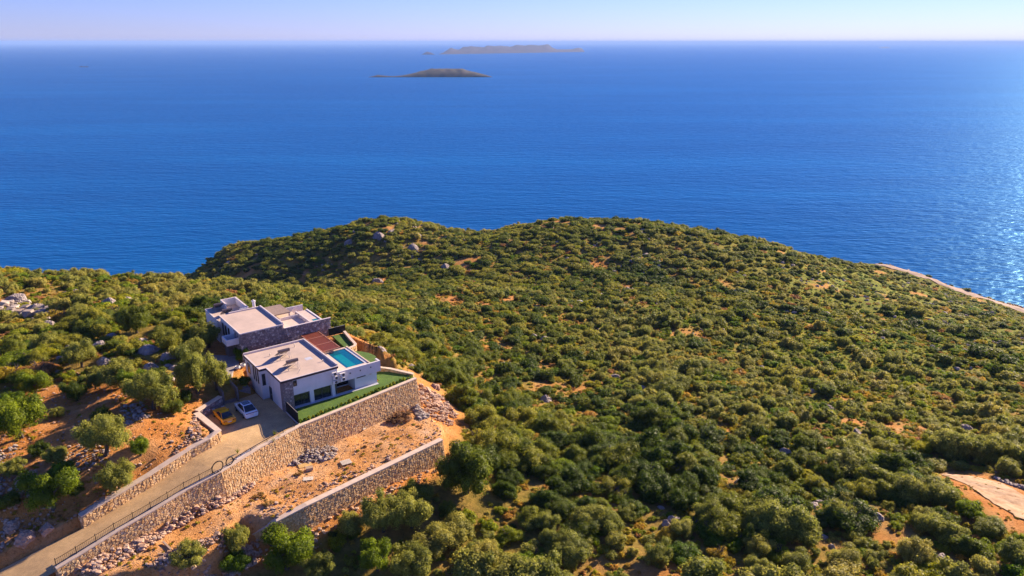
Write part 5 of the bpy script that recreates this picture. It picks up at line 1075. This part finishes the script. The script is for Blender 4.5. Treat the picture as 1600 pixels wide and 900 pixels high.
# spiky succulents in the pebble bed
ag = MB()
for k in range(14):
    a = k * 2.4; rr_ = 0.25 + 0.02 * k; ag.poly([(0.05 * math.cos(a + 1.5), 0.05 * math.sin(a + 1.5), 0), (-0.05 * math.cos(a + 1.5), -0.05 * math.sin(a + 1.5), 0), (rr_ * math.cos(a), rr_ * math.sin(a), 1.15 - 0.035 * k), (rr_ * .5 * math.cos(a), rr_ * .5 * math.sin(a), 0.5)], [(0, 3, 2), (3, 1, 2), (0, 1, 3)])
agm = ag.mesh('agave', M['leaf_green'])
for (u, v, s, lab) in ((429, 678, 1.0, 'tallest spiky plant in the pebble bed'), (436, 682, 0.7, 'middle spiky plant in the pebble bed'), (427, 688, 0.8, 'spiky plant nearest the wall edge in the pebble bed'), (446, 677, 0.55, 'small spiky plant near the black fence'), (371, 705, 0.8, 'thin spiky plant by the smaller iron hoop')):
    p = atz(u, v, SITE); o = link('agave', agm, None, (p.x, p.y, float(roadz(np.array([p.x]), np.array([p.y]))[0]) + 0.01), R.random() * 6, s); o['tint'] = 0.8; tag(o, lab, 'plant')

# scrub on the hillside -------------------------------------------------
def scatter(spacing, seed, rlo, rhi, dens):
    rs = np.random.RandomState(seed); gx_ = np.arange(-260, 520, spacing); gy_ = np.arange(52, 600, spacing); X, Y = np.meshgrid(gx_, gy_)
    x = (X + rs.uniform(-.48, .48, X.shape) * spacing).ravel(); y = (Y + rs.uniform(-.48, .48, X.shape) * spacing).ravel(); z = ground(x, y)
    u, v, dep = project(x, y, z); m = (dep > 5) & (u > -160) & (u < 1760) & (v > 200) & (v < 1010) & (z > 3.5)
    x, y, z = x[m], y[m], z[m]; n = len(x); r = np.exp(rs.uniform(math.log(rlo), math.log(rhi), n))
    so = soilmask(x, y); keep = rs.rand(n) > np.clip(so * 1.15 - 0.05, 0, 1) * dens[0] + (1 - dens[1])
    bm_ = np.full(n, -1e9)
    for bp in BARE: bm_ = np.maximum(bm_, sdpoly(x, y, bp))
    keep &= bm_ + r * 0.75 < 0.2
    for k in range(len(ROADC) - 1):
        a, b = ROADC[k], ROADC[k + 1]; ex, ey = b.x - a.x, b.y - a.y; t = np.clip(((x - a.x) * ex + (y - a.y) * ey) / (ex * ex + ey * ey), 0, 1); keep &= np.hypot(x - a.x - t * ex, y - a.y - t * ey) > 7.2 + r
    for (tx, ty, tr_) in TREES + ROCKP: keep &= np.hypot(x - tx, y - ty) > (tr_ + r) * 0.72
    return x[keep], y[keep], z[keep], r[keep], rs
PROTO = bpy.data.collections.new('shrub_prototypes'); KL = ['dark', 'olive', 'green', 'yellow']
for kk in KL:
    for i, me in enumerate(KIND[kk]): PROTO.objects.link(bpy.data.objects.new('%02d_%s' % (KL.index(kk) * 4 + i, kk), me))
for kk in KL:
    for i, me in enumerate(SMALLM[kk]): PROTO.objects.link(bpy.data.objects.new('%02d_%s' % (16 + KL.index(kk) * 4 + i, kk), me))
def gn_scatter(name, P, S, idx, tint, rot, label):
    me = bpy.data.meshes.new(name); me.vertices.add(len(P)); me.vertices.foreach_set('co', np.asarray(P, np.float32).ravel())
    for nm, arr, ty in (('size', S, 'FLOAT_VECTOR'), ('variant', idx, 'INT'), ('tint', tint, 'FLOAT'), ('turn', rot, 'FLOAT_VECTOR')):
        a = me.attributes.new(nm, ty, 'POINT'); a.data.foreach_set('vector' if ty == 'FLOAT_VECTOR' else 'value', np.ascontiguousarray(arr, np.int32 if ty == 'INT' else np.float32).ravel())
    o = link(name, me); ng = bpy.data.node_groups.new(name, 'GeometryNodeTree')
    ng.interface.new_socket('Geometry', in_out='INPUT', socket_type='NodeSocketGeometry'); ng.interface.new_socket('Geometry', in_out='OUTPUT', socket_type='NodeSocketGeometry')
    nd = ng.nodes; gi = nd.new('NodeGroupInput'); go = nd.new('NodeGroupOutput'); ci = nd.new('GeometryNodeCollectionInfo'); ci.inputs[0].default_value = PROTO; ci.inputs['Separate Children'].default_value = True; ci.inputs['Reset Children'].default_value = True
    m2p = nd.new('GeometryNodeMeshToPoints'); ip = nd.new('GeometryNodeInstanceOnPoints'); ip.inputs['Pick Instance'].default_value = True
    def na(nm, ty): a = nd.new('GeometryNodeInputNamedAttribute'); a.data_type = ty; a.inputs[0].default_value = nm; return a.outputs[0]
    lk = ng.links.new; lk(gi.outputs[0], m2p.inputs[0]); lk(m2p.outputs[0], ip.inputs['Points']); lk(ci.outputs[0], ip.inputs['Instance'])
    lk(na('variant', 'INT'), ip.inputs['Instance Index']); lk(na('turn', 'FLOAT_VECTOR'), ip.inputs['Rotation']); lk(na('size', 'FLOAT_VECTOR'), ip.inputs['Scale']); lk(ip.outputs[0], go.inputs[0])
    md = o.modifiers.new('scatter', 'NODES'); md.node_group = ng
    tag(o, label, 'scrub', kind='stuff'); return o
def kinds(x, y, rs, small):
    n = len(x); a = vnoise(x, y, 38, 21) + 0.35 * (vnoise(x, y, 12, 22) - 0.5) + 0.10 * rs.randn(n); q = rs.rand(n)
    u, v, dep = project(x, y, ground(x, y))
    rightslope = sstep((u - 1000) / 400) * sstep((v - 400) / 60) * sstep((760 - v) / 120); leftridge = sstep((330 - u) / 150)
    if small: k = np.where(q < 0.25 + 0.2 * rightslope, 2, np.where(q < 0.70 + 0.1 * leftridge, 3, np.where(q < 0.85, 1, 0)))
    else:
        k = np.where(a < 0.52 + 0.16 * sstep((dep - 230) / 120), 0, 1); k = np.where(q < 0.17 + 0.22 * rightslope + 0.25 * leftridge, 2, k); k = np.where(q > 0.87 - 0.08 * leftridge - 0.05 * rightslope, 3, k)
    return k
x, y, z, r, rs = scatter(3.35, 31, 1.15, 2.9, (0.95, 0.95))
u_, v_, dep_ = project(x, y, z); rsz = sstep((u_ - 1050) / 350) * sstep((u_ * 0 + 720 - v_) / 200); r = r * (1 - 0.32 * rsz * (rs.rand(len(r)) < 0.75))
big_ = (vnoise(x, y, 16, 41) > 0.55) & (v_ > 480); r = np.where(big_, r * 1.35, r); r = r * (1 + 0.12 * sstep((v_ - 600) / 150)) * (1 + 0.28 * sstep((dep_ - 230) / 120))
thin = (rs.rand(len(x)) < 0.42 * sstep((u_ - 1080) / 250) * sstep((620 - v_) / 120) * 0.75); r = np.where(thin, r * 0.3, r)
k_ = kinds(x, y, rs, False); r = np.where(k_ >= 2, r * 0.85, r); tint_ = np.clip(0.5 + 0.34 * rs.randn(len(x)) + 0.9 * (vnoise(x, y, 26, 23) - 0.5), 0, 1)
hsc = rs.uniform(0.72, 1.12, len(x)) * (1 - 0.2 * sstep((dep_ - 230) / 120)); rot_ = np.stack([rs.uniform(-.12, .12, len(x)), rs.uniform(-.12, .12, len(x)), rs.rand(len(x)) * 6.28], -1); var_ = rs.randint(0, 4, len(x))
# the 300 plants that show largest in the picture are individuals
inframe = (u_ > 5) & (u_ < 1595) & (v_ > 5) & (v_ < 895); area = np.where(inframe, (r / dep_) ** 2, 0)
order = np.argsort(-area); ind = order[:300]; rest = np.setdiff1d(np.arange(len(x)), ind)
LAND = [(o.location.copy(), o['label']) for o in COL.objects if o.get('label') and o.get('category') in ('boulder', 'tree', 'villa', 'pallet')]
short = lambda l: ' '.join(l.replace(' on the ', ' on ').replace(' of the ', ' of ').split()[:9])
LUV = np.array([project(*l[0])[:2] for l in LAND]); desc = {0: 'dark green rounded', 1: 'grey olive rounded', 2: 'bright green', 3: 'yellow dry'}
ORD = ['nearest', 'second nearest', 'third nearest', 'fourth nearest', 'fifth nearest'] + ['%dth nearest' % k for k in range(6, 60)]
lab_ = {}; cells = {}
for i in ind:
    dd_ = np.hypot(LUV[:, 0] - u_[i], LUV[:, 1] - v_[i]); j = int(np.argmin(dd_)); du, dv = u_[i] - LUV[j, 0], v_[i] - LUV[j, 1]
    di = ('right of' if du > 0 else 'left of') if abs(du) > abs(dv) else ('below' if dv > 0 else 'above')
    cells.setdefault((int(k_[i]), di, j), []).append((dd_[j], i))
for (kd, di, j), L_ in cells.items():
    for q, (d_, i) in enumerate(sorted(L_)): lab_[i] = ' '.join(('%s %s shrub %s the %s' % (ORD[q], desc[kd], di, LAND[j][1])).split()[:16])
for j, i in enumerate(ind):
    kk = KL[k_[i]]; t = empty('maquis_shrub', (x[i], y[i], z[i] - 0.12 * r[i]), rot_[i, 2])
    tag(t, lab_[i], 'shrub', 'shrubs of the foreground scrub')
    o = link('foliage', NEAR[kk][var_[i]], t, (0, 0, 0.06 * r[i]), None, (r[i] * R.uniform(.85, 1.35), r[i] * R.uniform(.85, 1.15), r[i] * hsc[i])); o['tint'] = float(tint_[i])
    link('stem', STEMS[j % 3], t, (0, 0, 0), None, (r[i] * 0.8, r[i] * 0.8, r[i] * 0.8))
gn_scatter('scrub', np.stack([x, y, z - 0.10 * r], -1)[rest], np.stack([r * rs.uniform(.8, 1.35, len(x)), r * rs.uniform(.8, 1.15, len(x)), r * hsc], -1)[rest], (k_ * 4 + var_)[rest], tint_[rest], rot_[rest], 'dense mass of evergreen scrub over the hills')
x2, y2, z2, r2, rs2 = scatter(1.5, 57, 0.32, 0.85, (0.35, 0.88))
m2_ = np.hypot(x2, y2) < 330; x2, y2, z2, r2 = x2[m2_], y2[m2_], z2[m2_], r2[m2_]
so2 = soilmask(x2, y2)
k2 = kinds(x2, y2, rs2, True); k2 = np.where(rs2.rand(len(x2)) < so2, 3, k2); t2 = np.clip(0.5 + 0.32 * rs2.randn(len(x2)) + 0.4 * so2, 0, 1); n2 = len(x2)
gn_scatter('low_scrub', np.stack([x2, y2, z2 - 0.1 * r2], -1), np.stack([r2, r2, r2 * rs2.uniform(.7, 1.2, n2)], -1), 16 + k2 * 4 + rs2.randint(0, 4, n2), t2, np.stack([rs2.uniform(-.1, .1, n2), rs2.uniform(-.1, .1, n2), rs2.rand(n2) * 6.28], -1), 'low yellow and green undergrowth between the shrubs')
x3, y3, z3, r3, rs3 = scatter(2.15, 77, 0.5, 1.3, (0.72, 0.80)); m3_ = np.hypot(x3, y3) < 215; x3, y3, z3, r3 = x3[m3_], y3[m3_], z3[m3_], r3[m3_]; n3 = len(x3)
k3 = kinds(x3, y3, rs3, False); k3 = np.where(rs3.rand(n3) < 0.22, 3, k3); t3 = np.clip(0.5 + 0.34 * rs3.randn(n3), 0, 1)
gn_scatter('mixed_scrub', np.stack([x3, y3, z3 - 0.1 * r3], -1), np.stack([r3, r3, r3 * rs3.uniform(.7, 1.15, n3)], -1), k3 * 4 + rs3.randint(0, 4, n3), t3, np.stack([rs3.uniform(-.1, .1, n3), rs3.uniform(-.1, .1, n3), rs3.rand(n3) * 6.28], -1), 'smaller mixed shrubs filling the gaps of the near slope')
# weathered rocks showing between the shrubs
for i in range(4): PROTO.objects.link(bpy.data.objects.new('%02d_rock' % (32 + i), RM[i]))
for i in range(3): PROTO.objects.link(bpy.data.objects.new('%02d_rock' % (36 + i), RR[i]))
x4, y4, z4, r4, rs4 = scatter(2.6, 91, 0.22, 0.95, (0.0, 1.0)); cl4 = vnoise(x4, y4, 13, 51) * 0.6 + vnoise(x4, y4, 5, 52) * 0.4; m4 = rs4.rand(len(x4)) < sstep((cl4 - 0.56) / 0.16) * 0.45; x4, y4, z4, r4 = x4[m4], y4[m4], z4[m4], r4[m4]; n4 = len(x4)
r4 = r4 * (1 + 0.5 * (np.hypot(x4, y4) > 260)); gn_scatter('field_rocks', np.stack([x4, y4, z4 + 0.1 * r4], -1), np.stack([r4 * rs4.uniform(.8, 1.5, n4), r4, r4 * rs4.uniform(.7, 1.3, n4)], -1), 32 + rs4.randint(0, 4, n4), np.zeros(n4), np.stack([rs4.uniform(-.4, .4, n4), rs4.uniform(-.4, .4, n4), rs4.rand(n4) * 6.28], -1), 'weathered grey rocks scattered through the scrub')
for k, (u, v, d, lab) in enumerate(((1376, 417, 3.5, 'dark shrub where the coast road comes out from behind the hill'), (1452, 438, 5.0, 'leftmost big shrub on the sea side of the coast road'), (1487, 445, 3.6, 'middle shrub on the sea side of the coast road'), (1513, 454, 5.2, 'right big shrub on the sea side of the coast road'), (1532, 461, 3.0, 'small shrub right of the big coast road shrubs'), (1555, 468, 2.6, 'rightmost small shrub beside the coast road'))):
    us_ = [project(*q)[0] for q in left]; j_ = max(i for i in range(len(left) - 1) if us_[i] <= max(u, us_[0])); j_ = min(j_, len(left) - 2)
    p = left[j_].lerp(left[j_ + 1], (u - us_[j_]) / (us_[j_ + 1] - us_[j_])) + Vector((0.5, 0.8, 0)); p.z = gz(p.x, p.y); t = empty('coast_shrub', (p.x, p.y, p.z - 0.2)); tag(t, lab, 'shrub', 'shrubs along the coast road')
    o = link('foliage', KIND['dark'][k % 4], t, (0, 0, 0.1), None, (d / 2, d / 2, d / 2.6)); o['tint'] = 0.15; link('stem', STEMS[k % 3], t, (0, 0, 0), None, d * 0.35)
def tufts(poly, n, rlo, rhi, label, seed):
    rs5 = np.random.RandomState(seed); P = np.array(poly); q = rs5.rand(n * 3, 2) * (P.max(0) - P.min(0)) + P.min(0); ok = (sdpoly(q[:, 0], q[:, 1], poly) > 0) & (sdpoly(q[:, 0], q[:, 1], PLAT) < -1) & (rs5.rand(len(q)) < 0.25 + 0.75 * (vnoise(q[:, 0], q[:, 1], 4, 61) > 0.5)); q = q[ok][:n]; m = len(q); zz_ = ground(q[:, 0], q[:, 1]); rr_ = rs5.uniform(rlo, rhi, m)
    gn_scatter('dry_grass', np.stack([q[:, 0], q[:, 1], zz_ - 0.02], -1), np.stack([rr_, rr_, rr_ * 0.8], -1), 28 + rs5.randint(0, 4, m), np.clip(0.6 + 0.3 * rs5.randn(m), 0, 1), np.stack([np.zeros(m), np.zeros(m), rs5.rand(m) * 6.28], -1), label)
tufts(TPOLY, 420, 0.06, 0.22, 'dry weeds scattered over the bare terrace', 5); tufts(BARE[0], 1400, 0.08, 0.38, 'dry grass and weeds over the red slope', 6); tufts(BARE[6], 500, 0.1, 0.4, 'dry weeds below the lower wall', 7); tufts(BARE[7], 160, 0.1, 0.4, 'dry weeds round the concrete track', 8)
print('MIX', n3, 'ROCKS', n4)
print('SCRUB', len(rest), 'LOW', n2)

# ------------------------------------------------------------------ sea haze
hz = bpy.data.materials.new('sea_haze'); hz.use_nodes = True; t = hz.node_tree; t.nodes.clear()
vo = t.nodes.new('ShaderNodeVolumePrincipled'); vo.inputs['Color'].default_value = (0.34, 0.55, 1.0, 1); vo.inputs['Density'].default_value = 3.6e-5; vo.inputs['Anisotropy'].default_value = 0.0
t.links.new(vo.outputs[0], t.nodes.new('ShaderNodeOutputMaterial').inputs['Volume'])
tag(MB().box(-S_ - 500, S_ + 500, -3500, S_ + 500, -24, 232).build('haze', hz), 'pale sea haze over the water', 'haze', kind='stuff')
